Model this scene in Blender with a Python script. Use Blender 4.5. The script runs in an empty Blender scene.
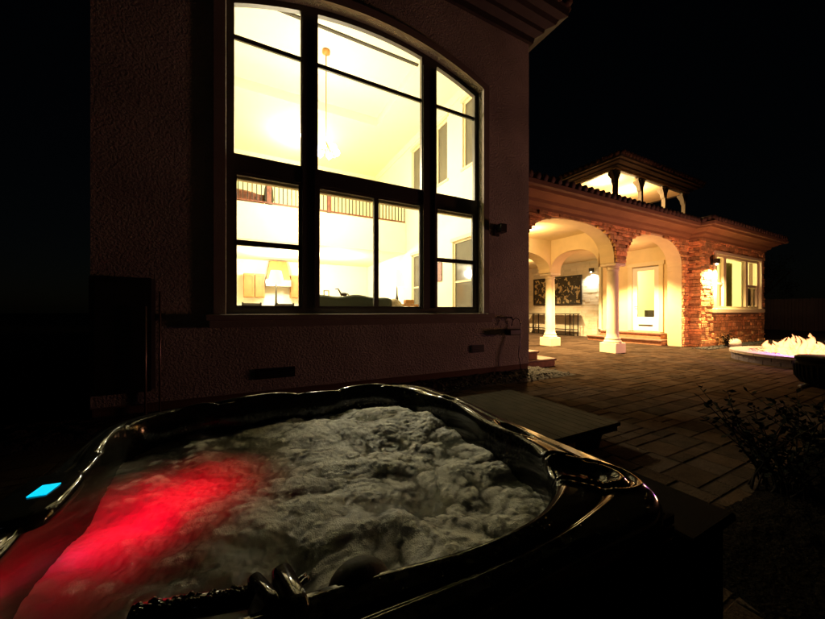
import bpy, bmesh, math, random
from mathutils import Vector, noise
R = math.radians
sc = bpy.context.scene
col = sc.collection
rnd = random.Random(7)

# ------------------------------------------------------------------ materials
def newmat(name):
    m = bpy.data.materials.new(name); m.use_nodes = True
    nt = m.node_tree; b = nt.nodes['Principled BSDF']
    return m, nt, b
def mat(name, c, rough=.8, metal=0, spec=.5, var=0, vscale=3, bump=0, bscale=40, bdist=.01, detail=4, alpha=None, coat=0, attr=None, c2=None):
    m, nt, b = newmat(name)
    N, L = nt.nodes, nt.links
    b.inputs['Base Color'].default_value = (*c, 1)
    b.inputs['Roughness'].default_value = rough
    b.inputs['Metallic'].default_value = metal
    b.inputs['Specular IOR Level'].default_value = spec
    b.inputs['Coat Weight'].default_value = coat
    tc = N.new('ShaderNodeTexCoord')
    src = None
    if var or c2:
        n = N.new('ShaderNodeTexNoise'); n.inputs['Scale'].default_value = vscale; n.inputs['Detail'].default_value = 6
        L.new(tc.outputs['Object'], n.inputs['Vector'])
        r = N.new('ShaderNodeValToRGB')
        r.color_ramp.elements[0].position = .3; r.color_ramp.elements[1].position = .7
        lo = tuple(x*(1-var) for x in c); hi = c2 if c2 else tuple(min(1, x*(1+var)) for x in c)
        r.color_ramp.elements[0].color = (*lo, 1); r.color_ramp.elements[1].color = (*hi, 1)
        L.new(n.outputs['Fac'], r.inputs['Fac']); src = r.outputs['Color']
        L.new(src, b.inputs['Base Color'])
    if attr:
        a = N.new('ShaderNodeAttribute'); a.attribute_name = attr
        mx = N.new('ShaderNodeMix'); mx.data_type = 'RGBA'; mx.blend_type = 'MULTIPLY'
        mx.inputs['Factor'].default_value = 1
        if src: L.new(src, mx.inputs[6])
        else: mx.inputs[6].default_value = (*c, 1)
        L.new(a.outputs['Color'], mx.inputs[7]); L.new(mx.outputs[2], b.inputs['Base Color'])
    if bump:
        n = N.new('ShaderNodeTexNoise'); n.inputs['Scale'].default_value = bscale; n.inputs['Detail'].default_value = detail
        L.new(tc.outputs['Object'], n.inputs['Vector'])
        bp = N.new('ShaderNodeBump'); bp.inputs['Strength'].default_value = bump; bp.inputs['Distance'].default_value = bdist
        L.new(n.outputs['Fac'], bp.inputs['Height']); L.new(bp.outputs['Normal'], b.inputs['Normal'])
    return m
def emis(name, c, s):
    m, nt, b = newmat(name)
    b.inputs['Base Color'].default_value = (*c, 1)
    b.inputs['Emission Color'].default_value = (*c, 1); b.inputs['Emission Strength'].default_value = s
    return m
def glassmat(name, tint=(.96, .97, .95), refl=.08):
    m = bpy.data.materials.new(name); m.use_nodes = True
    nt = m.node_tree; N, L = nt.nodes, nt.links; N.clear()
    o = N.new('ShaderNodeOutputMaterial'); t = N.new('ShaderNodeBsdfTransparent'); g = N.new('ShaderNodeBsdfGlossy')
    t.inputs['Color'].default_value = (*tint, 1); g.inputs['Roughness'].default_value = .01
    lw = N.new('ShaderNodeFresnel'); lw.inputs['IOR'].default_value = 1.45
    mx = N.new('ShaderNodeMixShader')
    L.new(lw.outputs[0], mx.inputs[0]); L.new(t.outputs[0], mx.inputs[1]); L.new(g.outputs[0], mx.inputs[2])
    L.new(mx.outputs[0], o.inputs[0])
    return m

M = {}
M['stucco'] = mat('stucco', (.56, .51, .45), .95, var=.28, vscale=.9, bump=1, bscale=42, bdist=.10, detail=5)
M['trim'] = mat('trim_stucco', (.27, .22, .19), .9, var=.08, vscale=4, bump=.5, bscale=60, bdist=.01)
M['frame'] = mat('window_frame', (.055, .045, .04), .5)
M['room'] = mat('room_paint', (.80, .77, .60), .9, var=.03, vscale=1)
M['roomceil'] = mat('room_ceiling_paint', (.82, .79, .64), .9)
M['roomfloor'] = mat('room_floor', (.45, .33, .2), .4, var=.2, vscale=6)
M['glass'] = glassmat('window_glass')
M['darkglass'] = mat('night_glass', (.10, .09, .07), .08)
M['cream'] = mat('cream_trim', (.72, .62, .42), .75, bump=.2, bscale=90, bdist=.004)
M['porch'] = mat('porch_stucco', (.74, .60, .36), .9, var=.06, vscale=3, bump=.6, bscale=70, bdist=.008)
M['column'] = mat('column_stone', (.78, .68, .5), .8, var=.05, vscale=6, bump=.3, bscale=80, bdist=.004)
M['fascia'] = mat('fascia_brown', (.17, .085, .05), .7, var=.1, bump=.3, bscale=50, bdist=.003)
M['soffitb'] = mat('cornice_tan', (.26, .125, .055), .8, var=.1, vscale=2)
M['tile'] = mat('roof_tile', (.06, .03, .022), .85, var=.35, vscale=4, bump=.5, bscale=60)
M['stone'] = mat('ledger_stone', (.68, .36, .15), .9, var=.35, vscale=9, bump=1, bscale=30, bdist=.03, attr='tone')
M['mortar'] = mat('mortar', (.16, .09, .055), .95, bump=.6, bscale=60)
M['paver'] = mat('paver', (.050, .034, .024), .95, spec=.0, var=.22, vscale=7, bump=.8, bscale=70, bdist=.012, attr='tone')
M['sand'] = mat('joint_sand', (.02, .014, .01), .95, spec=0, bump=.6, bscale=90)
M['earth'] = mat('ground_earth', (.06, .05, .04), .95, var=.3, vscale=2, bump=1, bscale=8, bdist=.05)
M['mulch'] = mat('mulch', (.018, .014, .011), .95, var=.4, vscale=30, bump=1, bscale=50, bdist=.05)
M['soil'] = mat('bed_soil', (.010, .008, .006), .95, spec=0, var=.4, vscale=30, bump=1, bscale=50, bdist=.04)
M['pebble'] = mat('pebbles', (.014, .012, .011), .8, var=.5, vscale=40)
M['brickstep'] = mat('step_tile', (.36, .17, .09), .8, var=.25, vscale=12, bump=.4, bscale=60)
M['stepnose'] = mat('step_nosing', (.20, .10, .065), .7, var=.2, vscale=8)
M['acrylic'] = mat('tub_acrylic', (.012, .012, .010), .11, spec=.32, var=.5, vscale=60)
M['cabinet'] = mat('tub_cabinet', (.005, .0045, .004), .9, spec=.03, var=.2, vscale=20)
M['pillow'] = mat('headrest_foam', (.006, .006, .006), .7, spec=.2, bump=.2, bscale=60)
M['chrome'] = mat('dull_chrome', (.35, .34, .30), .2, metal=1)
M['black'] = mat('black_metal', (.015, .013, .012), .45)
M['iron'] = mat('dark_iron', (.03, .025, .02), .5, metal=.6)
M['deck'] = mat('deck_board', (.028, .023, .016), .8, spec=.04, var=.3, vscale=5, bump=.4, bscale=30, bdist=.004)
M['darkwood'] = mat('dark_wood', (.03, .024, .02), .7, var=.2, vscale=9)
M['postwood'] = mat('post_wood', (.12, .095, .07), .7, var=.2, vscale=9)
M['curtain'] = mat('curtain', (.52, .5, .2), .9, var=.15, vscale=5)
M['wood'] = mat('cabinet_wood', (.42, .19, .045), .5, var=.2, vscale=6)
M['steel'] = mat('steel', (.6, .62, .62), .3, metal=.8)
M['white'] = mat('white_paint', (.8, .78, .72), .6)
M['sofa'] = mat('sofa_fabric', (.055, .06, .035), .95, bump=.3, bscale=120)
M['stripe'] = mat('cushion_cloth', (.6, .5, .36), .9, var=.4, vscale=14)
M['redwood'] = mat('red_wood', (.16, .045, .02), .5, var=.4, vscale=14)
M['leaf'] = mat('leaf', (.006, .008, .004), .8, spec=.1, var=.4, vscale=10)
M['twig'] = mat('twig', (.015, .011, .008), .9, spec=.1)
M['boulder'] = mat('boulder', (.5, .47, .42), .9, var=.2, vscale=8, bump=.7, bscale=12, bdist=.03)
M['pitstone'] = mat('pit_block', (.045, .035, .06), .85, var=.2, vscale=10, bump=.8, bscale=50)
M['pitcap'] = mat('pit_cap', (.25, .2, .19), .8, var=.15, vscale=10, bump=.6, bscale=50)
M['ash'] = mat('lava_rock', (.5, .42, .36), .9, var=.4, vscale=30)
M['fence'] = mat('fence_board', (.028, .018, .022), .85, var=.25, vscale=5, bump=.3, bscale=30)
M['bulb'] = emis('bulb', (1, .86, .55), 60)
M['bulb_soft'] = emis('bulb_soft', (1, .82, .5), 14)
M['shade'] = emis('lamp_shade', (1, .86, .55), 1.6)
M['screen'] = emis('screen_cyan', (.0, .62, .95), 1.05)
M['whitestone'] = mat('painted_stone', (.66, .60, .48), .85, bump=.5, bscale=30, attr='tone')
M['conduit'] = mat('galvanised_pipe', (.28, .22, .17), .35, metal=.7)

def flame_mat():
    m = bpy.data.materials.new('flame'); m.use_nodes = True
    nt = m.node_tree; N, L = nt.nodes, nt.links; N.clear()
    o = N.new('ShaderNodeOutputMaterial'); e = N.new('ShaderNodeEmission'); t = N.new('ShaderNodeBsdfTransparent')
    mx = N.new('ShaderNodeMixShader'); lw = N.new('ShaderNodeLayerWeight'); lw.inputs[0].default_value = .35
    r = N.new('ShaderNodeValToRGB')
    r.color_ramp.elements[0].position = 0; r.color_ramp.elements[0].color = (1, .52, .2, 1)
    r.color_ramp.elements[1].position = .9; r.color_ramp.elements[1].color = (1, .16, .03, 1)
    L.new(lw.outputs['Facing'], r.inputs[0]); L.new(r.outputs[0], e.inputs[0]); e.inputs[1].default_value = 3
    mt = N.new('ShaderNodeMath'); mt.operation = 'POWER'; mt.inputs[1].default_value = 1.1
    L.new(lw.outputs['Facing'], mt.inputs[0])
    tc = N.new('ShaderNodeTexCoord'); sp = N.new('ShaderNodeSeparateXYZ'); mr = N.new('ShaderNodeMapRange')
    L.new(tc.outputs['Object'], sp.inputs[0]); L.new(sp.outputs[2], mr.inputs[0])
    mr.inputs[1].default_value = .35; mr.inputs[2].default_value = 1.0; mr.inputs[3].default_value = 0; mr.inputs[4].default_value = .75
    ad = N.new('ShaderNodeMath'); ad.operation = 'ADD'; ad.use_clamp = True
    L.new(mt.outputs[0], ad.inputs[0]); L.new(mr.outputs[0], ad.inputs[1])
    L.new(ad.outputs[0], mx.inputs[0]); L.new(e.outputs[0], mx.inputs[1]); L.new(t.outputs[0], mx.inputs[2])
    L.new(mx.outputs[0], o.inputs[0]); return m
M['flame'] = flame_mat()

def foam_mat():
    m = bpy.data.materials.new('foam_water'); m.use_nodes = True
    nt = m.node_tree; N, L = nt.nodes, nt.links
    p = N['Principled BSDF']; o = N['Material Output']
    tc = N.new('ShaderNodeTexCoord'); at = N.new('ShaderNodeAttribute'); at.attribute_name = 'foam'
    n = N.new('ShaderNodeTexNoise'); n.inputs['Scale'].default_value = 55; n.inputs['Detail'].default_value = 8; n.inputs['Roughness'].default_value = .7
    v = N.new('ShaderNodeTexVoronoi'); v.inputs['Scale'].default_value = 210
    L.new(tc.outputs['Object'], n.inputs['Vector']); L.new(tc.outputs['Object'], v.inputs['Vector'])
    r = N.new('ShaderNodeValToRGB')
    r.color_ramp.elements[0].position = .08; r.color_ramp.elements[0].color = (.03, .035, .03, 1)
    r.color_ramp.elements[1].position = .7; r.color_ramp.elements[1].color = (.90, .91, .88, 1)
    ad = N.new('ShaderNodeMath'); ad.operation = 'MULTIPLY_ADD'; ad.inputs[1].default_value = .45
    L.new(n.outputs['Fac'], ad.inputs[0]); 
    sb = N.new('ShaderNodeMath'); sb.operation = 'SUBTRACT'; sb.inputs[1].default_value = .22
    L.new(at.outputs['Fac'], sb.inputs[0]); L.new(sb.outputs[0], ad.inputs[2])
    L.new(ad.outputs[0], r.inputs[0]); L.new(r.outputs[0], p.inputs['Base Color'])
    rr = N.new('ShaderNodeMapRange'); rr.inputs[1].default_value = .15; rr.inputs[2].default_value = .5
    rr.inputs[3].default_value = .06; rr.inputs[4].default_value = .75
    L.new(ad.outputs[0], rr.inputs[0]); L.new(rr.outputs[0], p.inputs['Roughness'])
    bp = N.new('ShaderNodeBump'); bp.inputs['Strength'].default_value = .9; bp.inputs['Distance'].default_value = .011
    b2 = N.new('ShaderNodeBump'); b2.inputs['Strength'].default_value = .7; b2.inputs['Distance'].default_value = .005
    L.new(n.outputs['Fac'], bp.inputs['Height']); L.new(v.outputs['Distance'], b2.inputs['Height'])
    L.new(bp.outputs['Normal'], b2.inputs['Normal']); L.new(b2.outputs['Normal'], p.inputs['Normal'])
    tr = N.new('ShaderNodeBsdfTranslucent'); tr.inputs[0].default_value = (.75, .75, .75, 1)
    mx = N.new('ShaderNodeMixShader'); a2 = N.new('ShaderNodeAttribute'); a2.attribute_name = 'thin'; L.new(a2.outputs['Fac'], mx.inputs[0])
    L.new(p.outputs[0], mx.inputs[1]); L.new(tr.outputs[0], mx.inputs[2]); L.new(mx.outputs[0], o.inputs['Surface'])
    return m
M['foam'] = foam_mat()

def art_mat():
    m, nt, b = newmat('art_panel'); N, L = nt.nodes, nt.links
    tc = N.new('ShaderNodeTexCoord'); mp = N.new('ShaderNodeMapping'); mp.inputs['Scale'].default_value = (1, 1.0, 1.0)
    v = N.new('ShaderNodeTexNoise'); v.inputs['Scale'].default_value = 4.5; v.inputs['Detail'].default_value = 5; v.inputs['Distortion'].default_value = .9
    r = N.new('ShaderNodeValToRGB'); r.color_ramp.interpolation = 'CONSTANT'
    r.color_ramp.elements[0].color = (.03, .025, .015, 1); r.color_ramp.elements[1].color = (.42, .33, .17, 1)
    r.color_ramp.elements[1].position = .54
    L.new(tc.outputs['Object'], mp.inputs[0]); L.new(mp.outputs[0], v.inputs['Vector']); L.new(v.outputs['Fac'], r.inputs[0])
    L.new(r.outputs[0], b.inputs['Base Color']); b.inputs['Roughness'].default_value = .6
    return m
M['art'] = art_mat()

# ------------------------------------------------------------------ mesh builder
class MB:
    def __init__(s): s.v = []; s.f = []; s.sm = []; s.tone = []; s.t = 1.0
    def add(s, vs, fs, smooth=False, tone=None):
        o = len(s.v); s.v += [tuple(p) for p in vs]
        for f in fs: s.f.append([i+o for i in f]); s.sm.append(smooth); s.tone.append(tone if tone is not None else 1.0)
        return s
    def box(s, x0, x1, y0, y1, z0, z1, tone=None, bev=0):
        if x1 < x0: x0, x1 = x1, x0
        if y1 < y0: y0, y1 = y1, y0
        if z1 < z0: z0, z1 = z1, z0
        if bev:
            b = bev; V = []; 
            for (z, k) in ((z0, b), (z0+b, 0), (z1-b, 0), (z1, b)):
                V += [(x0+k, y0+k, z), (x1-k, y0+k, z), (x1-k, y1-k, z), (x0+k, y1-k, z)]
            F = [(3, 2, 1, 0), (12, 13, 14, 15)]
            for l in range(3):
                for i in range(4):
                    j = (i+1) % 4; F.append((l*4+i, l*4+j, l*4+4+j, l*4+4+i))
            return s.add(V, F, tone=tone)
        V = [(x0, y0, z0), (x1, y0, z0), (x1, y1, z0), (x0, y1, z0), (x0, y0, z1), (x1, y0, z1), (x1, y1, z1), (x0, y1, z1)]
        return s.add(V, [(3, 2, 1, 0), (4, 5, 6, 7), (0, 1, 5, 4), (1, 2, 6, 5), (2, 3, 7, 6), (3, 0, 4, 7)], tone=tone)
    def quad(s, a, b, c, d, tone=None): return s.add([a, b, c, d], [(0, 1, 2, 3)], tone=tone)
    def lathe(s, prof, cx, cy, n=24, smooth=True):
        V = []; F = []
        for (r, z) in prof:
            for i in range(n):
                a = 2*math.pi*i/n; V.append((cx+r*math.cos(a), cy+r*math.sin(a), z))
        for k in range(len(prof)-1):
            for i in range(n):
                j = (i+1) % n; F.append((k*n+i, k*n+j, (k+1)*n+j, (k+1)*n+i))
        F.append(tuple(range(n-1, -1, -1))); F.append(tuple((len(prof)-1)*n+i for i in range(n)))
        return s.add(V, F, smooth)
    def tube(s, pts, r, n=8, smooth=True):
        pts = [Vector(p) for p in pts]; V = []; F = []
        rs = r if isinstance(r, (list, tuple)) else [r]*len(pts)
        for k, p in enumerate(pts):
            d = (pts[min(k+1, len(pts)-1)]-pts[max(k-1, 0)]).normalized()
            u = d.cross(Vector((0, 0, 1)))
            if u.length < .01: u = Vector((1, 0, 0))
            u.normalize(); w = u.cross(d)
            for i in range(n):
                a = 2*math.pi*i/n; V.append(p+(u*math.cos(a)+w*math.sin(a))*rs[k])
        for k in range(len(pts)-1):
            for i in range(n):
                j = (i+1) % n; F.append((k*n+i, k*n+j, (k+1)*n+j, (k+1)*n+i))
        F.append(tuple(range(n-1, -1, -1))); F.append(tuple((len(pts)-1)*n+i for i in range(n)))
        return s.add(V, F, smooth)
    def ball(s, c, r, nu=12, nv=8, sq=(1, 1, 1)):
        V = []; F = []
        for k in range(nv+1):
            ph = math.pi*k/nv
            for i in range(nu):
                a = 2*math.pi*i/nu
                V.append((c[0]+r*sq[0]*math.sin(ph)*math.cos(a), c[1]+r*sq[1]*math.sin(ph)*math.sin(a), c[2]+r*sq[2]*math.cos(ph)))
        for k in range(nv):
            for i in range(nu):
                j = (i+1) % nu; F.append((k*nu+j, k*nu+i, (k+1)*nu+i, (k+1)*nu+j))
        return s.add(V, F, True)
    def sweep(s, prof, path, closed=False):
        """prof: (out, z) list; path: list of (x, y, nx, ny) with outward normal scaled for mitres"""
        V = []; F = []; n = len(prof)
        for (x, y, nx, ny) in path:
            for (o, z) in prof: V.append((x+nx*o, y+ny*o, z))
        for k in range(len(path)-1):
            for i in range(n-1):
                F.append((k*n+i, (k+1)*n+i, (k+1)*n+i+1, k*n+i+1))
        return s.add(V, F)
    def build(s, name, m, parent=None, at=None):
        me = bpy.data.meshes.new(name)
        org = Vector(at) if at else Vector((0, 0, 0))
        me.from_pydata([tuple(Vector(p)-org) for p in s.v], [], s.f)
        me.polygons.foreach_set('use_smooth', s.sm)
        if any(t != 1.0 for t in s.tone):
            a = me.color_attributes.new('tone', 'FLOAT_COLOR', 'CORNER')
            buf = []
            for p in me.polygons:
                t = s.tone[p.index]; c = t if isinstance(t, tuple) else (t, t, t)
                buf += [c[0], c[1], c[2], 1.0]*p.loop_total
            a.data.foreach_set('color', buf)
        elif m and m.name in ('ledger_stone', 'paver', 'painted_stone'):
            a = me.color_attributes.new('tone', 'FLOAT_COLOR', 'CORNER')
            a.data.foreach_set('color', [1.0]*4*len(me.loops))
        me.validate(); me.update()
        o = bpy.data.objects.new(name, me); col.objects.link(o)
        if m: me.materials.append(m)
        if at: o.location = org
        if parent:
            o.parent = parent; o.location = org-parent.location if parent.parent is None else org
        return o
def tag(o, label=None, cat=None, group=None, kind=None):
    if label: o['label'] = label
    if cat: o['category'] = cat
    if group: o['group'] = group
    if kind: o['kind'] = kind
    return o
def thing(name, loc, label, cat, group=None):
    o = bpy.data.objects.new(name, None); col.objects.link(o); o.location = loc; o.empty_display_size = .1
    return tag(o, label, cat, group)
def light(name, typ, loc, power, c, parent=None, size=.05, rot=None, spot=None, blend=.5, label=None):
    l = bpy.data.lights.new(name, typ); l.energy = power; l.color = c
    if typ in ('POINT', 'SPOT'): l.shadow_soft_size = size
    if typ == 'AREA': l.size = size
    if typ == 'SPOT': l.spot_size = R(spot); l.spot_blend = blend
    o = bpy.data.objects.new(name, l); col.objects.link(o); o.location = loc
    if rot: o.rotation_euler = rot
    if parent:
        o.parent = parent; o.location = Vector(loc)-parent.location
    return o

# wall along an axis with arched / rectangular openings.
# axis 'x': runs in X, thickness in Y from t0 (front) to t1.  axis 'y': runs in Y, thickness in X.
def wall(mb, axis, a0, a1, t0, t1, z0, z1, ops, n=28):
    def P(a, t, z): return (a, t, z) if axis == 'x' else (t, a, z)
    def rect(a, b, lo, hi):
        mb.quad(P(a, t0, lo), P(b, t0, lo), P(b, t0, hi), P(a, t0, hi))
        mb.quad(P(b, t1, lo), P(a, t1, lo), P(a, t1, hi), P(b, t1, hi))
    cur = a0
    for (a, b, zb, fn) in sorted(ops, key=lambda o: o[0]):
        if a > cur: rect(cur, a, z0, z1)
        if zb > z0:
            rect(a, b, z0, zb); mb.quad(P(a, t0, zb), P(b, t0, zb), P(b, t1, zb), P(a, t1, zb))
        xs = [a+(b-a)*i/n for i in range(n+1)]
        # denser near the ends
        xs = [a+(b-a)*(.5-.5*math.cos(math.pi*i/n)) for i in range(n+1)] if fn(a) != fn((a+b)/2) else [a, b]
        for p, q in zip(xs[:-1], xs[1:]):
            zp, zq = fn(p), fn(q)
            mb.quad(P(p, t0, zp), P(q, t0, zq), P(q, t0, z1), P(p, t0, z1))
            mb.quad(P(q, t1, zq), P(p, t1, zp), P(p, t1, z1), P(q, t1, z1))
            mb.quad(P(p, t1, zp), P(q, t1, zq), P(q, t0, zq), P(p, t0, zp))
        mb.quad(P(a, t0, zb), P(a, t0, fn(a)), P(a, t1, fn(a)), P(a, t1, zb))
        mb.quad(P(b, t0, zb), P(b, t1, zb), P(b, t1, fn(b)), P(b, t0, fn(b)))
        cur = b
    if cur < a1: rect(cur, a1, z0, z1)
    mb.quad(P(a0, t0, z1), P(a1, t0, z1), P(a1, t1, z1), P(a0, t1, z1))
    mb.quad(P(a0, t0, z0), P(a0, t0, z1), P(a0, t1, z1), P(a0, t1, z0))
    mb.quad(P(a1, t0, z0), P(a1, t1, z0), P(a1, t1, z1), P(a1, t0, z1))

def basket(a, b, zs, zp, k=2.6):
    c = (a+b)/2; h = (b-a)/2
    return lambda x: zs+(zp-zs)*max(0, 1-abs((x-c)/h)**k)**(1/k)

# ------------------------------------------------------------------ camera
cam = bpy.data.cameras.new('camera'); co = bpy.data.objects.new('camera', cam); col.objects.link(co)
co.location = (0, 0, 1.25); co.rotation_euler = (R(90), 0, R(-27.5))
cam.sensor_width = 36; cam.lens = 36*322/825; cam.shift_y = .0018; cam.clip_start = .02; cam.clip_end = 2000
sc.camera = co

# ------------------------------------------------------------------ sky + moonlit sun
w = bpy.data.worlds.new('World'); sc.world = w; w.use_nodes = True
nt = w.node_tree; bg = nt.nodes['Background']
sky = nt.nodes.new('ShaderNodeTexSky'); sky.sky_type = 'NISHITA'; sky.sun_disc = False
sky.sun_elevation = R(12); sky.sun_rotation = R(200)
nt.links.new(sky.outputs[0], bg.inputs[0]); bg.inputs[1].default_value = .0003
sun = bpy.data.lights.new('moon_sun', 'SUN'); sun.energy = .0012; sun.angle = R(.5); sun.color = (.75, .82, 1)
so = bpy.data.objects.new('moon_sun', sun); col.objects.link(so); so.rotation_euler = (R(60), 0, R(-30)); so.location = (0, 0, 20)

# ------------------------------------------------------------------ ground
g = MB(); g.box(-300, 300, -300, 300, -.5, -.05)
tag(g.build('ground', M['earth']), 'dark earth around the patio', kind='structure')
# pavers: random ashlar pattern on a 0.16 m grid
pv = MB(); G = .12
NX, NY = 182, 61
X0, Y0 = -3.4, -1.2
occ = [[False]*NY for _ in range(NX)]
def patio_ok(x, y):
    if y > 8.6 and x < 5.2: return False
    if y > 4.12 and x < 5.4: return False
    if y > 4.0 and x < 5.7 and (x-5.0)**2*.5+(y-4.3)**2 < .35: return False
    return True
for i in range(NX):
    for j in range(NY):
        if occ[i][j]: continue
        opts = [(2, 2), (3, 2), (3, 2), (2, 2), (2, 1), (3, 2), (2, 2)]
        rnd.shuffle(opts)
        for (wx, wy) in opts+[(1, 1)]:
            if i+wx > NX or j+wy > NY: continue
            if all(not occ[i+a][j+b] for a in range(wx) for b in range(wy)):
                for a in range(wx):
                    for b in range(wy): occ[i+a][j+b] = True
                x, y = X0+i*G, Y0+j*G
                if not patio_ok(x+wx*G/2, y+wy*G/2): break
                if x < 1.2 and x > -.4 and .8 < y < 2.2: break
                t = rnd.uniform(.68, 1.15); hu = rnd.uniform(-.06, .06)
                z = rnd.uniform(-.003, .003)
                pv.box(x+.004, x+wx*G-.004, y+.004, y+wy*G-.004, -.04, z, tone=(t*(1+hu), t, t*(1-hu)), bev=.007)
                break
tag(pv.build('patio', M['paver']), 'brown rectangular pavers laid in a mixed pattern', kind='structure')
# rear patio inside the porch (bigger sheet, simple pavers)
pv = MB(); x = 5.2
for j in range(28):
    y = Y0+NY*G+j*.33; x = 5.2-rnd.random()*.2
    while x < 15.2:
        wd = rnd.choice((.33, .5, .5, .66)); t = rnd.uniform(.7, 1.2)
        pv.box(x+.004, x+wd-.004, y+.004, y+.326, -.04, rnd.uniform(-.002, .002), tone=(t, t, t), bev=.007); x += wd
tag(pv.build('patio', M['paver']), 'porch paving under the arches', kind='structure')
sd = MB(); sd.box(-3.4, 20, -1.2, 15.2, -.045, -.006)
tag(sd.build('ground', M['sand']), 'sand in the paver joints', kind='structure')
# planting bed of mulch along the house
bd = MB(); nx, ny = 130, 16
V = []; F = []
for i in range(nx+1):
    for j in range(ny+1):
        x = -3+8.9*i/nx; y0 = 4.1 if x < 4.9 else 4.1+.0
        y = y0+(4.9-y0)*j/ny+ (.04*noise.noise(Vector((x*3, 0, 1))) if j == 0 else 0)
        e = min(j/3, 1, (nx-i)/6)
        z = -.03+.1*e+.035*noise.noise(Vector((x*14, y*14, 3)))*e+.02*noise.noise(Vector((x*40, y*40, 3)))*e
        V.append((x, y, z))
for i in range(nx):
    for j in range(ny):
        a = i*(ny+1)+j; F.append((a, a+ny+1, a+ny+2, a+1))
bd.add(V, F)
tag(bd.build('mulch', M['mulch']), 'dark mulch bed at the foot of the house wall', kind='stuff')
pb = MB()
for k in range(900):
    x = rnd.uniform(-2, 5.75); y = rnd.uniform(4.02, 4.7); r = rnd.uniform(.008, .022)
    if x > 5.2: y = rnd.uniform(4.05, 4.6)
    if 2.4 < x: pb.ball((x, y, .07 if x < 5.3 else .03), r, 6, 4, (1, 1.3, .7))
for k in range(700):
    x = rnd.uniform(13.2, 20.2); y = rnd.uniform(4.75, 5.2); r = rnd.uniform(.015, .04)
    pb.ball((x, y, .01), r, 6, 4, (1, 1.3, .7))
tag(pb.build('gravel', M['pebble']), 'loose dark gravel', kind='stuff')

# ------------------------------------------------------------------ MAIN HOUSE
H = thing('house', (1.8, 4.75, 0), 'two-storey stucco house block with a tall lit arched window', 'house')
WX0, WX1, WTOP = -1.5, 5.16, 6.78
gx0, gx1, gz0 = -.125, 3.856, 1.29          # glazing extents
gc = (gx0+gx1)/2; Rr = 5.4
def arc(off): return lambda x: 5.70-Rr+math.sqrt((Rr+off)**2-(x-gc)**2) - 0
ox0, ox1, oz0 = gx0-.09, gx1+.09, 1.21
mb = MB(); wall(mb, 'x', WX0, WX1, 4.75, 5.0, .17, WTOP, [(ox0, ox1, oz0, arc(.09))], 40)
mb.build('wall', M['stucco'], H)
mb = MB(); mb.box(WX0+.01, WX1-.01, 4.77, 4.98, -.1, .169); mb.box(WX0, WX1+.005, 4.742, 4.76, .165, .18)
tag(mb.build('foundation', M['mortar'], H))
mb = MB(); wall(mb, 'y', 5.0, 15.0, WX0, WX0+.2, .0, WTOP, []); mb.build('wall', M['stucco'], H)
# right wall with openings (interior windows)
upw = [(6.15, 6.75), (7.45, 8.05), (8.95, 9.6)]
loww = [(6.2, 7.2), (8.85, 9.6)]
mb = MB()
flat = lambda z: (lambda x: z)
wall(mb, 'y', 5.0, 15.0, WX1-.2, WX1-.081, 4.0, WTOP, [(a, b, 4.9, flat(6.6)) for a, b in upw])
wall(mb, 'y', 5.0, 15.0, WX1-.2, WX1-.081, -.1, 3.999, [(a, b, .95, flat(3.1)) for a, b in loww])
mb.box(WX1-.22, WX1-.09, 5.0, 15.0, WTOP+.001, 7.24)
mb.build('room_wall', M['room'], H)
mb = MB()
wall(mb, 'y', 5.001, 15.0, WX1-.08, WX1, .17, WTOP, [(a, b, 4.9, flat(6.6)) for a, b in upw]); mb.build('wall', M['stucco'], H)
for (lst, z0, z1) in ((upw, 4.9, 6.6), (loww, .95, 3.1)):
    for a, b in lst:
        f = MB(); x = WX1-.12
        for (p, q, s, t) in ((a, b, z0, z0+.05), (a, b, z1-.05, z1), (a, a+.05, z0+.05, z1-.05), (b-.05, b, z0+.05, z1-.05)):
            f.box(x-.03, x+.03, p, q, s, t)
        if z0 < 2: f.box(x-.025, x+.025, a+.05, b-.05, 2.0, 2.05)
        # casing on the room side
        f.box(WX1-.225, WX1-.202, a-.06, b+.06, z1, z1+.09); f.box(WX1-.225, WX1-.202, a-.06, b+.06, z0-.06, z0)
        fo = f.build('window', M['cream'], H)
        p = MB(); p.box(x-.004, x+.004, a+.05, b-.05, z0+.05, z1-.05); p.build('pane', M['darkglass'], fo)
mb = MB(); mb.box(WX0, WX1, 15.0, 15.2, 0, WTOP); mb.build('wall', M['stucco'], H)
# room lining
mb = MB()
mb.quad((WX0+.21, 5.0, 0), (WX0+.21, 15, 0), (WX0+.21, 15, WTOP+.3), (WX0+.21, 5.0, WTOP+.3))
mb.quad((WX0+.2, 14.99, 0), (WX1-.2, 14.99, 0), (WX1-.2, 14.99, WTOP+.3), (WX0+.2, 14.99, WTOP+.3))
mb.v = mb.v[:4]; mb.f = mb.f[:1]; mb.sm = mb.sm[:1]; mb.tone = mb.tone[:1]; mb.build('room_wall', M['room'], H)
for q in ((WX0+.21, WX1-.21, 14.98, 14.995, 0, WTOP+.3), (WX0+.22, -.35, 5.005, 5.03, .45, WTOP+.2), (ox1+.12, WX1-.23, 5.005, 5.03, .45, WTOP+.2)):
    mb = MB(); mb.box(*q); mb.build('room_wall', M['room'], H)
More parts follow.
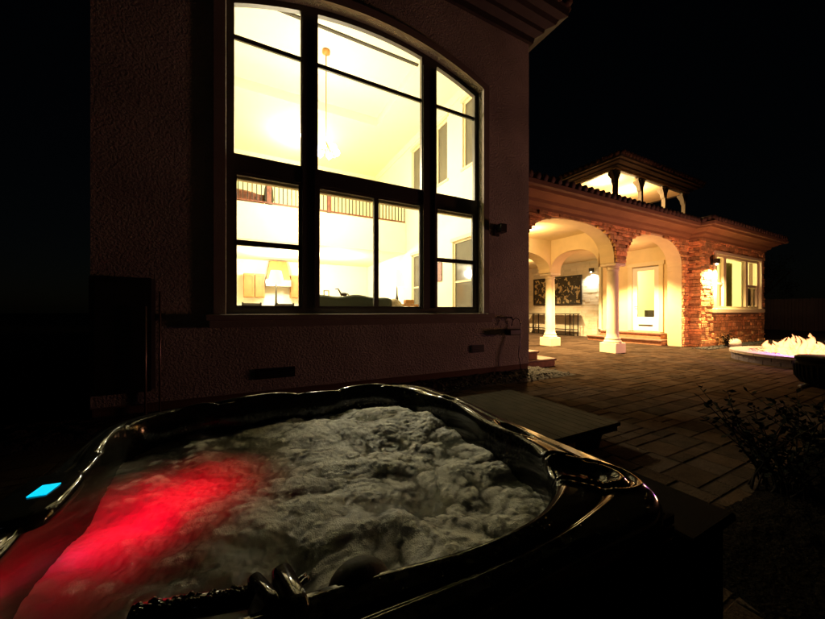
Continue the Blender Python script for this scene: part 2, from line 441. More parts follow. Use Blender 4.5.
# gallery: slab face, kitchen ceiling, upper back wall
mb = MB(); mb.box(WX0+.21, WX1-.21, 10.0, 13.98, 3.25, 4.27); mb.build('gallery', M['room'], H)
mb = MB(); mb.box(WX0+.21, WX1-.21, 13.0, 13.1, 4.28, 7.0); mb.build('room_wall', M['room'], H)
mb = MB(); mb.box(WX0+.21, WX1-.21, 13.99, 14.1, .4, 4.2); mb.build('room_wall', M['room'], H)
mb = MB(); mb.box(WX0+.2, WX1-.2, 5.0, 15.0, .3, .44); mb.build('room_floor', M['roomfloor'], H)
# ceiling with tray
mb = MB(); mb.box(WX0+.2, WX1-.2, 5.0, 15.0, 7.25, 7.35)
mb.box(WX0+.2, WX1-.2, 5.0, 5.25, 7.0, 7.249); mb.box(3.65, WX1-.2, 5.25, 9.4, 7.0, 7.249); mb.box(WX0+.2, WX1-.2, 9.4, 13.0, 7.0, 7.249)
mb.box(WX0+.2, -1.0, 5.25, 9.4, 7.0, 7.249)
mb.build('room_ceiling', M['roomceil'], H)
mb = MB(); mb.box(-1.0, 3.6, 6.60, 6.66, 6.985, 7.02); mb.build('ceiling_beam', M['darkwood'], H)
mb = MB()
mb.box(WX0+.2, WX1-.2, 5.0, 15.0, WTOP+.001, WTOP+.02) if False else None
# railing
rl = MB(); rl.box(WX0+.25, WX1-.25, 9.98, 10.04, 5.22, 5.28); rl.box(WX0+.25, WX1-.25, 9.985, 10.035, 4.30, 4.34)
ro = rl.build('railing', M['redwood'], H)
x = -1.2; k = 0; first = None
while x < 4.9:
    if first is None:
        b = MB(); b.box(-.013, .013, -.013, .013, 4.34, 5.22); first = b.build('baluster', M['iron'], ro); first.location = (x-0, 10.01, 0)-H.location*0-Vector((0, 0, 0)) if False else Vector((x, 10.01, 0))
        first.location = Vector((x, 10.01, 0))
        d = first
    else:
        d = first.copy(); col.objects.link(d); d.parent = ro; d.location = Vector((x, 10.01, 0))
    x += .115; k += 1
for xa in (2.25, .55):
    np_ = MB(); np_.box(xa, xa+.12, 9.96, 10.06, 4.29, 5.3); np_.build('newel_post', M['redwood'], ro)
# EOF railing; children were given world coordinates relative to a parent at H-local origin
ro.location = -H.location
# exterior window surround
mb = MB(); N_ = 48; th = .13; y0, y1 = 4.70, 4.752
xs = [ox0-.0+(ox1-ox0)*i/N_ for i in range(N_+1)]
inn = [(ox0, oz0)]+[(x, arc(.09)(x)) for x in xs]+[(ox1, oz0)]
out = [(ox0-th, oz0)]+[(ox0-th+(ox1-ox0+2*th)*i/N_, arc(.09+th)(ox0-th+(ox1-ox0+2*th)*i/N_)) for i in range(N_+1)]+[(ox1+th, oz0)]
V = [(x, y0, z) for x, z in inn]+[(x, y0, z) for x, z in out]+[(x, y1, z) for x, z in out]+[(x, y1, z) for x, z in inn]
n = len(inn); F = []
for i in range(n-1):
    F += [(i, i+1, n+i+1, n+i), (n+i, n+i+1, 2*n+i+1, 2*n+i), (i+1, i, 3*n+i, 3*n+i+1)]
mb.add(V, F); mb.build('window_surround', M['trim'], H)
mb = MB(); mb.box(ox0-.2, ox1+.2, 4.62, 4.98, 1.13, 1.209, bev=.01); mb.box(ox0-.17, ox1+.17, 4.66, 4.75, 1.04, 1.129)
mb.build('window_sill', M['trim'], H)
# the window itself
fy0, fy1 = 4.86, 4.93
W = MB()
ms = [(gx0-.09, gx0), (.718, .957), (2.712, 3.013), (gx1, gx1+.09)]
def strip(a, b, z0, fn, ya=fy0, yb=fy1, n=1):
    xs = [a+(b-a)*i/n for i in range(n+1)]
    for p, q in zip(xs[:-1], xs[1:]):
        V = [(p, ya, z0), (q, ya, z0), (q, yb, z0), (p, yb, z0), (p, ya, fn(p)), (q, ya, fn(q)), (q, yb, fn(q)), (p, yb, fn(p))]
        W.add(V, [(3, 2, 1, 0), (4, 5, 6, 7), (0, 1, 5, 4), (1, 2, 6, 5), (2, 3, 7, 6), (3, 0, 4, 7)])
for a, b in ms: strip(a, b, 1.21, arc(.085), n=3)
for (a, b) in ((gx0, .718), (.957, 2.712), (3.013, gx1)):
    # head frame under the arch
    xs = [a+(b-a)*i/14 for i in range(15)]
    for p, q in zip(xs[:-1], xs[1:]):
        lo, hi = arc(0), arc(.085)
        V = [(p, fy0, lo(p)), (q, fy0, lo(q)), (q, fy1, lo(q)), (p, fy1, lo(p)), (p, fy0, hi(p)), (q, fy0, hi(q)), (q, fy1, hi(q)), (p, fy1, hi(p))]
        W.add(V, [(3, 2, 1, 0), (0, 1, 5, 4), (2, 3, 7, 6), (4, 5, 6, 7)])
    W.box(a, b, fy0, fy1, 1.21, 1.29); W.box(a, b, fy0, fy1, 3.10, 3.34)
    W.box(a, b, fy0+.02, fy1-.02, 4.865, 4.925)
    # thin sash frames
    for (z0, z1) in ((1.29, 3.10),):
        W.box(a, a+.03, fy0+.02, fy1-.01, z0, z1); W.box(b-.03, b, fy0+.02, fy1-.01, z0, z1)
        W.box(a+.03, b-.03, fy0+.02, fy1-.01, z0, z0+.035); W.box(a+.03, b-.03, fy0+.02, fy1-.01, z1-.035, z1)
W.box(gx0+.03, .688, fy0+.01, fy1-.01, 2.13, 2.20); W.box(3.043, gx1-.03, fy0+.01, fy1-.01, 2.13, 2.20)
W.box(1.84, 1.92, fy0+.01, fy1-.01, 1.325, 3.065)
# raised ribs on the wide mullions
for a, b in ms[1:3]:
    W.box(a+.02, a+.05, fy0-.025, fy0-.001, 1.3, 5.5); W.box(b-.05, b-.02, fy0-.025, fy0-.001, 1.3, 5.5)
wo = W.build('window', M['frame'], H)
P = MB()
for (a, b) in ((gx0, .718), (.957, 2.712), (3.013, gx1)):
    xs = [a+(b-a)*i/14 for i in range(15)]; yy = 4.895
    for p, q in zip(xs[:-1], xs[1:]): P.quad((p, yy, 1.3), (q, yy, 1.3), (q, yy, arc(0)(q)), (p, yy, arc(0)(p)))
P.build('pane', M['glass'], wo).location = (0, 0, 0)
for (a, b) in ((gx0, .718), (.957, 1.84), (1.92, 2.712), (3.013, gx1)):
    c = MB(); c.box(a-.02, b+.02, 4.95, 5.03, 3.03, 3.12, bev=.01); c.build('blind_cassette', M['cream'], wo)
for o in wo.children: o.location = (0, 0, 0)
# (parts are built in world space under parents placed at H: fix handled by build())
# eaves
def eave_path(x0, x1, yf, yb):   # left-front-right outline with outward normals, mitred
    return [(x0, yb, -1, 0), (x0, yf, -1, -1), (x1, yf, 1, -1), (x1, yb, 1, 0)]
mb = MB()
prof = [(0, 6.70), (.06, 6.70), (.08, 6.80), (.2, 6.86), (.22, 6.93), (.36, 6.97), (.40, 7.05), (.52, 7.08), (.54, 7.2), (.56, 7.24), (.5, 7.25), (0, 7.26)]
mb.sweep(prof, eave_path(WX0, WX1, 4.75, 15.2)); mb.build('eave', M['darkwood'], H)
def hip_roof(mb, x0, x1, y0, y1, z, pitch=.38, tile=.3):
    w2 = (y1-y0)/2; l2 = (x1-x0)/2; h = min(w2, l2)
    zt = z+h*pitch
    if w2 < l2: r0, r1 = (x0+w2, y0+w2), (x1-w2, y0+w2)
    else: r0, r1 = (x0+l2, y0+l2), (x0+l2, y1-l2)
    A, B, C, D = (x0, y0, z), (x1, y0, z), (x1, y1, z), (x0, y1, z)
    P_, Q = (*r0, zt), (*r1, zt)
    if w2 < l2: mb.add([A, B, C, D, P_, Q], [(0, 1, 5, 4), (1, 2, 5), (2, 3, 4, 5), (3, 0, 4)])
    else: mb.add([A, B, C, D, P_, Q], [(0, 1, 4), (1, 2, 5, 4), (2, 3, 5), (3, 0, 4, 5)])
    # barrel tiles along the front and side eaves
    def row(ax, a0, a1, fixed, sgn):
        n = int((a1-a0)/.23)
        for i in range(n):
            a = a0+(i+.5)*(a1-a0)/n
            d = min(a-a0, a1-a, h)*.98
            L_ = min(d, 1.2)
            if ax == 'x': p = [(a, fixed-sgn*.07, z-.0), (a, fixed+sgn*L_, z+.03+L_*pitch)]
            else: p = [(fixed-sgn*.07, a, z), (fixed+sgn*L_, a, z+.03+L_*pitch)]
            mb.tube(p, [.085, .075], 8)
    row('x', x0, x1, y0, 1); row('y', y0, y1, x0, 1); row('y', y0, y1, x1, -1)
mb = MB(); hip_roof(mb, WX0-.55, WX1+.55, 4.2, 15.7, 7.27); mb.build('roof', M['tile'], H)
# crawl-space vents
for (px0, px1, z0) in ((.12, .62, .34), (3.68, 3.98, .48)):
    v = MB(); v.box(px0, px1, 4.735, 4.749, z0, z0+.14)
    for k in range(5): v.box(px0+.02, px1-.02, 4.72, 4.734, z0+.015+k*.025, z0+.025+k*.025)
    v.build('vent', M['black'], H)

# utility box with conduits by the left corner
U = thing('utility_cabinet', (-1.2, 4.66, 0), 'dark electrical cabinet on the wall by the far left house corner', 'electrical box')
mb = MB(); mb.box(-1.45, -.93, 4.55, 4.745, .35, 1.62, bev=.01); mb.build('box', M['black'], U)
mb = MB(); mb.box(-1.40, -.98, 4.535, 4.549, .40, 1.57, bev=.004); mb.build('door', M['black'], U)
for (x, z1) in ((-.97, 1.30), (-.88, 1.48)):
    c = MB(); c.tube([(x, 4.50 if x < -.9 else 4.70, -.02), (x, 4.50 if x < -.9 else 4.70, z1)], .012, 10); c.build('conduit', M['conduit'], U)

# interior light sources of the great room
CH = thing('chandelier', (1.66, 7.5, 7.0), 'glowing chandelier hanging on a long rod in the great room', 'chandelier')
mb = MB(); mb.lathe([(.09, 7.24), (.09, 7.19), (.02, 7.15)], 1.66, 7.5, 16); mb.build('canopy', M['wood'], CH)
mb = MB(); mb.tube([(1.66, 7.5, 7.2), (1.66, 7.5, 5.1)], .012, 8); mb.build('rod', M['wood'], CH)
mb = MB(); 
for i in range(6):
    a = i*math.pi/3; mb.tube([(1.66, 7.5, 5.15), (1.66+.12*math.cos(a), 7.5+.12*math.sin(a), 4.85), (1.66+.22*math.cos(a), 7.5+.22*math.sin(a), 4.82), (1.66+.24*math.cos(a), 7.5+.24*math.sin(a), 4.9)], .012, 6)
mb.build('arm', M['wood'], CH)
for i in range(6):
    a = i*math.pi/3; b = MB(); b.ball((1.66+.24*math.cos(a), 7.5+.24*math.sin(a), 4.95), .075, 10, 8); b.build('bulb', M['bulb'], CH)
WARM = (1, .88, .60)
light('chandelier_light', 'POINT', (1.66, 7.5, 4.7), 820, WARM, CH, .25)
K = thing('ceiling_downlight', (.9, 12, 3.2), 'bright recessed downlight in the kitchen ceiling', 'downlight')
mb = MB(); mb.lathe([(.09, 3.249), (.09, 3.235), (.02, 3.234)], .9, 12, 16); mb.build('lens', M['bulb'], K)
light('kitchen_light', 'POINT', (.9, 11.9, 2.95), 330, (1, .93, .75), K, .15)
K = thing('ceiling_downlight', (2.9, 11.5, 3.2), 'recessed downlight under the gallery near the right wall', 'downlight')
mb = MB(); mb.lathe([(.09, 3.249), (.09, 3.235), (.02, 3.234)], 2.9, 11.5, 16); mb.build('lens', M['bulb'], K)
light('kitchen_light', 'POINT', (2.9, 11.5, 2.95), 300, (1, .9, .65), K, .15)
K = thing('ceiling_downlight', (1.62, 11.0, 6.9), 'star-bright gallery downlight above the railing', 'downlight')
mb = MB(); mb.lathe([(.09, 6.995), (.09, 6.98), (.02, 6.979)], 1.62, 11, 16); mb.build('lens', M['bulb'], K)
light('gallery_light', 'POINT', (1.62, 11, 6.5), 260, (1, .8, .4), K, .1)

# furniture seen through the window
def table_lamp(x, y, zb, z0, z1, r, label):
    t = thing('table_lamp', (x, y, zb), label, 'table lamp', 'table lamps in the great room')
    m_ = MB(); m_.lathe([(.08, zb), (.08, zb+.02), (.02, zb+.04), (.035, zb+.12), (.018, zb+.2), (.012, z0+.05)], x, y, 16); m_.build('base', M['iron'], t)
    m_ = MB(); prof = [(r, z0), (r*.6, z1)]
    n = 24; V = []; F = []
    for (rr, z) in prof:
        for i in range(n): V.append((x+rr*math.cos(2*math.pi*i/n), y+rr*math.sin(2*math.pi*i/n), z))
    for i in range(n): F.append((i, (i+1) % n, n+(i+1) % n, n+i))
    m_.add(V, F, True); m_.build('lamp_shade', M['shade'], t)
    light('table_lamp_light', 'POINT', (x, y, (z0+z1)/2), 8, WARM, t, .05)
table_lamp(.5, 6.3, 1.19, 1.72, 1.98, .15, 'white shaded lamp with a dark slim base in front of the kitchen')
table_lamp(3.04, 6.6, 1.40, 1.79, 2.17, .19, 'cream shaded lamp on the side table beside the sofa')
def simple_table(name, x0, x1, y0, y1, z, label, m=M['wood']):
    t = thing(name, ((x0+x1)/2, (y0+y1)/2, .44), label, 'table')
    a = MB(); a.box(x0, x1, y0, y1, z-.04, z, bev=.006); a.build('tabletop', m, t)
    for sx in (x0+.03, x1-.07):
        for sy in (y0+.03, y1-.07):
            l = MB(); l.box(sx, sx+.04, sy, sy+.04, .44, z-.04); l.build('leg', m, t)
    return t
simple_table('console_table', .15, .9, 6.1, 6.5, 1.19, 'dark console table under the left lamp behind the window sill', M['redwood'])
simple_table('side_table', 2.72, 3.5, 6.35, 6.85, 1.40, 'brown side table holding the right lamp')
bx = MB(); bx.box(3.12, 3.32, 6.3, 6.42, 1.402, 1.50, bev=.01)
tag(bx.build('wooden_box', M['wood'], at=(3.2, 6.4, 1.40)), 'small honey-brown wooden box on the side table by the lamp', 'box')
S = thing('sofa', (1.7, 5.8, .44), 'dark green sofa with its back to the big window', 'sofa')
mb = MB()
n = 24; V = []; F = []
for i in range(n+1):
    x = .93+1.5*i/n; u = (i/n); zt = 1.50+.02*math.sin(u*3.1)+.02*math.sin(u*14)-.05*(abs(u-.5)*2)**8
    for (y, z) in ((5.50, .6), (5.50, zt-.04), (5.54, zt), (5.66, zt), (5.72, zt-.06), (5.74, .9)): V.append((x, y, z))
for i in range(n):
    for k in range(5): F.append((i*6+k, (i+1)*6+k, (i+1)*6+k+1, i*6+k+1))
F += [tuple(range(6)), tuple(n*6+5-k for k in range(6))]
mb.add(V, F, True); mb.build('backrest', M['sofa'], S)
mb = MB(); mb.box(.93, 2.43, 5.72, 6.3, .6, .95, bev=.03); mb.build('seat', M['sofa'], S)
for x in (.8, 2.44):
    mb = MB(); mb.box(x, x+.13, 5.5, 6.35, .6, 1.15, bev=.03); mb.build('armrest', M['sofa'], S)
for x in (.9, 2.4):
    for y in (5.55, 6.2):
        mb = MB(); mb.box(x, x+.06, y, y+.06, .44, .6); mb.build('leg', M['redwood'], S)
A = thing('armchair', (2.75, 6.0, .44), 'striped armchair between the sofa and the lamp', 'armchair')
mb = MB(); mb.ball((2.68, 5.95, 1.28), .2, 14, 10, (1.0, .35, 1.1)); mb.build('cushion', M['stripe'], A)
mb = MB(); mb.box(2.45, 2.95, 6.03, 6.1, .7, 1.36, bev=.02); mb.build('backrest', M['stripe'], A)
mb = MB(); mb.box(2.45, 2.95, 5.6, 6.03, .55, .9, bev=.02); mb.build('seat', M['stripe'], A)
for x in (2.5, 2.85):
    for y in (5.65, 6.0):
        mb = MB(); mb.box(x, x+.05, y, y+.05, .44, .55); mb.build('leg', M['redwood'], A)
# antler-like figurine and small frame on a sofa table
simple_table('sofa_table', 1.3, 2.3, 6.9, 7.2, 1.45, 'narrow dark table behind the sofa holding a figurine', M['redwood'])
fg = MB(); b = (1.95, 7.05, 1.452)
fg.ball((b[0], b[1], 1.62), .05, 10, 8, (1.7, .8, .8))
for dx in (-.06, .05):
    fg.tube([(b[0]+dx, b[1], 1.60), (b[0]+dx*1.3, b[1], 1.455)], .009, 6)
fg.tube([(b[0]-.07, b[1], 1.64), (b[0]-.13, b[1], 1.74), (b[0]-.19, b[1], 1.73)], [.02, .015, .01], 6)
fg.tube([(b[0]+.08, b[1], 1.64), (b[0]+.16, b[1], 1.55)], [.012, .006], 6)
tag(fg.build('figurine', M['iron'], at=b), 'dark animal figurine standing behind the green sofa', 'figurine')
pf = MB(); pf.box(1.50, 1.515, 7.0, 7.02, 1.452, 1.68); pf.box(1.60, 1.615, 7.0, 7.02, 1.452, 1.68); pf.box(1.50, 1.615, 7.0, 7.02, 1.68, 1.695)
tag(pf.build('picture_frame', M['iron'], at=(1.55, 7, 1.45)), 'thin open metal frame standing left of the figurine', 'frame')
pf = MB(); pf.box(4.93, 4.958, 7.7, 8.0, 2.1, 2.65)
tag(pf.build('wall_picture', M['redwood'], at=(4.94, 7.85, 2.1)), 'small red-framed picture on the right room wall', 'picture')
# kitchen
KC = thing('kitchen_cabinets', (.9, 13.8, .44), 'honey-coloured wall cabinets either side of the hood', 'cabinets')
for (a, b_) in ((-.05, .32), (.34, .68), (1.62, 1.98), (2.0, 2.4)):
    c = MB(); c.box(a, b_, 13.6, 13.98, 1.77, 2.67, bev=.006); cb = c.build('cabinet_box', M['wood'], KC)
    c = MB()
    c.box(a+.02, a+.07, 13.57, 13.598, 1.8, 2.64); c.box(b_-.07, b_-.02, 13.57, 13.598, 1.8, 2.64); c.box(a+.07, b_-.07, 13.57, 13.598, 1.8, 1.86); c.box(a+.07, b_-.07, 13.57, 13.598, 2.58, 2.64)
    d = c.build('door', M['wood'], KC)
c = MB(); c.box(-.1, 2.5, 13.4, 13.98, 1.30, 1.35); c.build('countertop', M['white'], KC)
c = MB(); c.box(-.1, 2.5, 13.45, 13.98, .44, 1.30); c.build('base_cabinet', M['wood'], KC)
HD = thing('range_hood', (1.15, 13.8, 2.2), 'tapered wooden range hood with a steel lip in the kitchen', 'range hood')
c = MB(); V = [(.72, 13.4, 2.45), (1.59, 13.4, 2.45), (1.59, 13.98, 2.45), (.72, 13.98, 2.45), (.85, 13.6, 3.2), (1.46, 13.6, 3.2), (1.46, 13.98, 3.2), (.85, 13.98, 3.2)]
c.add(V, [(3, 2, 1, 0), (4, 5, 6, 7), (0, 1, 5, 4), (1, 2, 6, 5), (2, 3, 7, 6), (3, 0, 4, 7)]); c.build('hood', M['wood'], HD)
c = MB(); c.box(.70, 1.61, 13.38, 13.98, 2.2, 2.449, bev=.01); c.build('lip', M['steel'], HD)
def dchair(x, y, label):
    t = thing('dining_chair', (x, y, .44), label, 'chair', 'dining chairs before the kitchen')
    c = MB(); c.box(x-.22, x+.22, y-.22, y+.22, .86, .92, bev=.01); c.build('seat', M['darkwood'], t)
    c = MB()
    for z in (1.15, 1.28, 1.38): c.box(x-.2, x+.2, y-.22, y-.19, z, z+.06)
    c.box(x-.22, x-.18, y-.22, y-.18, .92, 1.46); c.box(x+.18, x+.22, y-.22, y-.18, .92, 1.46)
    c.build('backrest', M['darkwood'], t)
    for sx in (-.2, .17):
        for sy in (-.2, .17):
            l = MB(); l.box(x+sx, x+sx+.035, y+sy, y+sy+.035, .44, .86); l.build('leg', M['darkwood'], t)
dchair(.15, 9.0, 'dark ladder-back dining chair left of the lamp'); dchair(.95, 9.3, 'dark ladder-back dining chair right of the lamp')
# gallery objects
bn = MB(); bn.box(-.9, .5, 10.3, 10.7, 4.28, 4.62); bn.ball((-.2, 10.5, 4.6), .3, 16, 8, (2.2, .6, .5))
tag(bn.build('gallery_chest', M['redwood'], at=(-.2, 10.5, 4.28)), 'dark red carved chest behind the gallery railing', 'chest')
vs = MB(); vs.lathe([(.07, 4.28), (.14, 4.5), (.12, 4.8), (.06, 5.0), (.09, 5.05)], .62, 10.3, 16)
tag(vs.build('vase', M['sofa'], at=(.62, 10.3, 4.28)), 'tall green-brown vase at the end of the gallery chest', 'vase')

# exterior lantern (off) and hose bib
def lantern(x, y, z, face, label, lit=True, grp='wall lanterns'):
    """box sconce: back plate, arm and square downward shade; face = direction it points"""
    t = thing('wall_lantern', (x, y, z), label, 'wall lamp', grp)
    dx, dy = face
    def bx(a, b, c_, d_, e, f, nm, m_):   # a..b along outward, c..d lateral, e..f vertical
        q = MB(); xs = (x+dx*a, x+dx*b) if dx else (x+c_, x+d_); ys = (y+dy*a, y+dy*b) if dy else (y+c_, y+d_)
        q.box(xs[0], xs[1], ys[0], ys[1], z+e, z+f, bev=.006); return q.build(nm, m_, t)
    bx(.0, .03, -.06, .06, -.1, .12, 'backplate', M['black'])
    bx(.03, .12, -.02, .02, .02, .06, 'arm', M['black'])
    bx(.08, .22, -.07, .07, -.06, .1, 'lamp_shade', M['black'])
    if lit:
        q = MB(); cx, cy = x+dx*.15, y+dy*.15; q.ball((cx, cy, z-.09), .035, 10, 8); q.build('bulb', M['bulb_soft'], t)
    return t
lantern(4.28, 4.75, 2.78, (0, -1), 'unlit black lantern on the stucco wall right of the big window', False)
HB = thing('garden_hose', (4.62, 4.7, 0), 'garden hose on a bracket near the stucco house corner', 'hose')
mb = MB(); mb.box(4.50, 4.78, 4.58, 4.748, .78, .90, bev=.02); mb.build('hose_box', M['black'], HB)
mb = MB(); mb.tube([(4.60, 4.75, 1.12), (4.60, 4.66, 1.12), (4.60, 4.64, 1.08)], .014, 8); mb.box(4.56, 4.74, 4.655, 4.665, 1.13, 1.14); mb.build('tap', M['iron'], HB)
mb = MB(); pts = [(4.60+.12-.12*math.cos(a), 4.66, .96+.15*math.sin(a)) for a in [i*math.pi/14 for i in range(15)]]+[(4.80, 4.64, .7), (4.74, 4.62, .4), (4.78, 4.6, .1)]
mb.tube(pts, .010, 8); mb.build('hose', M['black'], HB)

# ------------------------------------------------------------------ PORCH WING
WG = thing('porch_wing', (11, 5.6, 0), 'single-storey wing with arched porch, ledger stone and tiled roof', 'house wing')
FY = 5.6; ZT = 3.78
A1 = (6.0, 9.60, 2.67, 3.66); A2 = (10.15, 13.55, 2.67, 3.70)
f1 = basket(*A1, k=2.7); f2 = basket(*A2, k=2.5)
mb = MB()
wall(mb, 'x', 5.17, 13.9, FY+.04, 6.08, 2.67, ZT, [(A1[0], A1[1], 2.67, f1), (A2[0], A2[1], 2.67, f2)], 32)
mb.box(13.56, 14.09, FY+.045, 6.075, 0, 2.669)      # solid jamb right of arch 2
mb.box(5.17, 6.0, FY+.04, 6.08, 0, 2.669)
mb.build('arcade_wall', M['porch'], WG)
mb = MB()
fd = basket(6.09, 7.8, 2.6, 3.25, 2.3)
wall(mb, 'y', 6.085, 8.29, 9.55, 10.05, 2.6, ZT, [(6.09, 7.8, 2.6, fd)], 24)
mb.build('arcade_wall', M['porch'], WG)
mb = MB(); fr = basket(6.2, 9.5, 2.6, 3.25, 2.5)
wall(mb, 'x', 5.17, 9.549, 7.8, 8.28, 2.6, ZT, [(6.2, 9.5, 2.6, fr)], 24); mb.box(5.17, 6.2, 7.8, 8.28, 0, 2.599)
mb.build('arcade_wall', M['porch'], WG)
# ceiling, back walls
mb = MB(); mb.box(5.17, 15.2, 6.085, 15.2, ZT-.06, ZT+.04); mb.build('porch_ceiling', M['porch'], WG)
mb = MB(); mb.box(14.1, 14.3, 6.3, 6.50, 0, ZT-.061); mb.box(14.1, 14.3, 7.62, 8.78, 0, ZT-.061); mb.box(14.1, 14.3, 6.5, 7.62, 2.98, ZT-.061); mb.box(14.1, 14.3, 6.5, 7.62, 0, .43)
mb.box(14.1, 14.3, 5.9, 6.3, 0, ZT-.061)
mb.build('porch_wall', M['porch'], WG)
# painted stone wall with art: stone courses
mb = MB(); mb.box(14.92, 15.1, 8.78, 15.2, 0, ZT-.061); mb.box(14.31, 14.92, 8.60, 8.78, 0, ZT-.061); mb.box(5.17, 14.9, 15.05, 15.2, 0, ZT-.061)
mb.build('porch_wall', M['porch'], WG)
mb = MB(); z = .0
while z < 3.68:
    h = rnd.uniform(.09, .16); y = 8.79
    while y < 15.0:
        wd = rnd.uniform(.2, .5); y2 = min(y+wd, 15.02)
        mb.box(14.915-rnd.uniform(.01, .03), 14.92, y+.004, y2-.004, z+.004, min(z+h, 3.7)-.004, tone=rnd.uniform(.85, 1.05)); y = y2
    z += h
mb.build('stone_cladding', M['whitestone'], WG)
# columns
def column(cx, cy, top):
    c = MB(); c.box(cx-.25, cx+.25, cy-.24, cy+.24, 0, .30, bev=.01); co_ = c.build('column', M['column'], WG)
    c = MB(); c.lathe([(.24, .30), (.24, .33), (.22, .37), (.19, .39), (.21, .41), (.20, .44), (.17, .47), (.165, .6), (.15, top-.28), (.15, top-.2), (.175, top-.19), (.175, top-.165), (.155, top-.15), (.16, top-.12), (.2, top-.08)], cx, cy, 36)
    c.build('shaft', M['column'], co_).location = (0, 0, 0)
    c = MB(); c.box(cx-.25, cx+.25, cy-.24, cy+.24, top-.08, top-.001, bev=.012); c.build('capital', M['column'], co_).location = (0, 0, 0)
column(9.86, 5.84, 2.67); column(9.80, 8.04, 2.6)
# ledger stone cladding of the fronts
def ledger(mb, axis, a0, a1, face, z0, z1, inside, out=-1):
    z = z0
    while z < z1-.03:
        h = min(rnd.choice((.07, .09, .11, .14)), z1-z); a = a0-rnd.random()*.1
        while a < a1:
            wd = rnd.uniform(.14, .5); p, q = max(a, a0), min(a+wd, a1)
            if q-p > .04:
                # clip against openings
                segs = []; cur = None; st = 12
                for i in range(st+1):
                    t = p+(q-p)*i/st
                    ok = not inside(t, z+h*.35)
                    if ok and cur is None: cur = t
                    if (not ok or i == st) and cur is not None:
                        e = t if ok else t-(q-p)/st
                        if e-cur > .03: segs.append((cur, e))
                        cur = None
                for (s, e) in segs:
                    d = rnd.uniform(.035, .085); t = rnd.uniform(.55, 1.35); hu = rnd.uniform(-.12, .12)
                    tone = (t*(1+hu), t, t*(1-hu*.5)); f = face+out*d
                    if axis == 'x': mb.box(s+.005, e-.005, min(f, face), max(f, face), z+.005, z+h-.005, tone=tone, bev=.012)
                    else: mb.box(min(f, face), max(f, face), s+.005, e-.005, z+.005, z+h-.005, tone=tone, bev=.012)
            a += wd
        z += h
def ins(x, z):
    if A1[0] < x < A1[1]: return z < f1(x)
    if A2[0] < x < A2[1]: return z < f2(x)
    if A1[1] <= x <= A2[0]: return z < 2.67
    return False
mb = MB(); ledger(mb, 'x', 5.2, 13.9, FY+.04, 0, ZT+.02, ins); mb.build('stone_cladding', M['stone'], WG)
BX0, BX1, BY = 13.9, 19.55, 5.23
wx0, wx1, wz0, wz1 = 14.9, 19.0, 1.34, 3.30
mb = MB(); wall(mb, 'x', BX0+.05, BX1, BY+.05, BY+.3, 0, ZT, [(wx0, wx1, wz0, flat(wz1))]); mb.box(BX0+.05, BX0+.18, BY+.301, FY+.5, 0, ZT)
mb.box(BX1-.2, BX1-.01, BY+.301, 12, 0, ZT-.001)
mb.build('wing_wall', M['mortar'], WG)
insb = lambda x, z: wx0-.1 < x < wx1+.1 and wz0-.22 < z < wz1+.08
mb = MB(); ledger(mb, 'x', BX0, BX1, BY+.05, 0, ZT, insb); ledger(mb, 'y', BY, FY+.02, BX0+.05, 0, ZT, lambda a, b: False)
mb.build('stone_cladding', M['stone'], WG)
# bump-out room
mb = MB(); mb.box(19.30, 19.34, 5.55, 9.0, .3, ZT-.06); mb.box(14.31, 19.98, 9, 9.1, .3, ZT-.01);  mb.box(14.31, 19.98, 5.55, 9.1, .3, .43); mb.box(14.31, 19.98, 5.55, 9.1, ZT-.05, ZT)
mb.build('room_wall', M['room'], WG)
light('wing_room_light', 'POINT', (16.2, 7.0, 2.9), 420, (1, .86, .40), WG, .2)
# bump-out window
f = MB()
for (a, b_, c_, d_) in ((wx0-.1, wx1+.1, wz1, wz1+.1), (wx0-.1, wx0, wz0, wz1), (wx1, wx1+.1, wz0, wz1)): f.box(a, b_, BY-.07, BY+.02, c_, d_)
for (a, b_, c_, d_) in ((wx0, wx0+.1, wz0, wz1), (wx1-.1, wx1, wz0, wz1), (wx0+.1, wx1-.1, wz0, wz0+.08), (wx0+.1, wx1-.1, wz1-.08, wz1), (15.75, 15.95, wz0+.08, wz1-.08), (17.75, 17.95, wz0+.08, wz1-.08)):
    f.box(a, b_, BY+.03, BY+.16, c_, d_)
f.box(wx0+.1, 15.75, BY+.05, BY+.14, 2.22, 2.30); f.box(17.95, wx1-.1, BY+.05, BY+.14, 2.22, 2.30)
fo = f.build('window', M['cream'], WG)
p = MB(); p.quad((wx0+.1, BY+.1, wz0+.08), (wx1-.1, BY+.1, wz0+.08), (wx1-.1, BY+.1, wz1-.08), (wx0+.1, BY+.1, wz1-.08)); p.build('pane', M['glass'], fo).location = (0, 0, 0)
s_ = MB(); s_.box(wx0-.18, wx1+.18, BY-.12, BY+.28, wz0-.16, wz0-.002, bev=.015); s_.build('sill', M['cream'], fo).location = (0, 0, 0)
b_ = MB(); b_.box(17.95, 18.9, BY+.2, BY+.22, 1.45, 2.25); b_.build('blind', M['stripe'], fo).location = (0, 0, 0)
for (ca_, cb_) in ((16.9, 17.7), (15.98, 16.1)):
    cu = MB(); n = 40; V = []; F = []
    for i in range(n+1):
        x = ca_+(cb_-ca_)*i/n; yv = BY+.45+.04*math.sin(x*38)
        V += [(x, yv, 1.36), (x, yv, 3.2), (x, yv+.012, 3.2), (x, yv+.012, 1.36)]
    for i in range(n):
        for q in range(4): F.append((i*4+q, i*4+4+q, i*4+4+(q+1) % 4, i*4+(q+1) % 4))
    cu.add(V, F); cu.build('curtain', M['curtain'], fo)
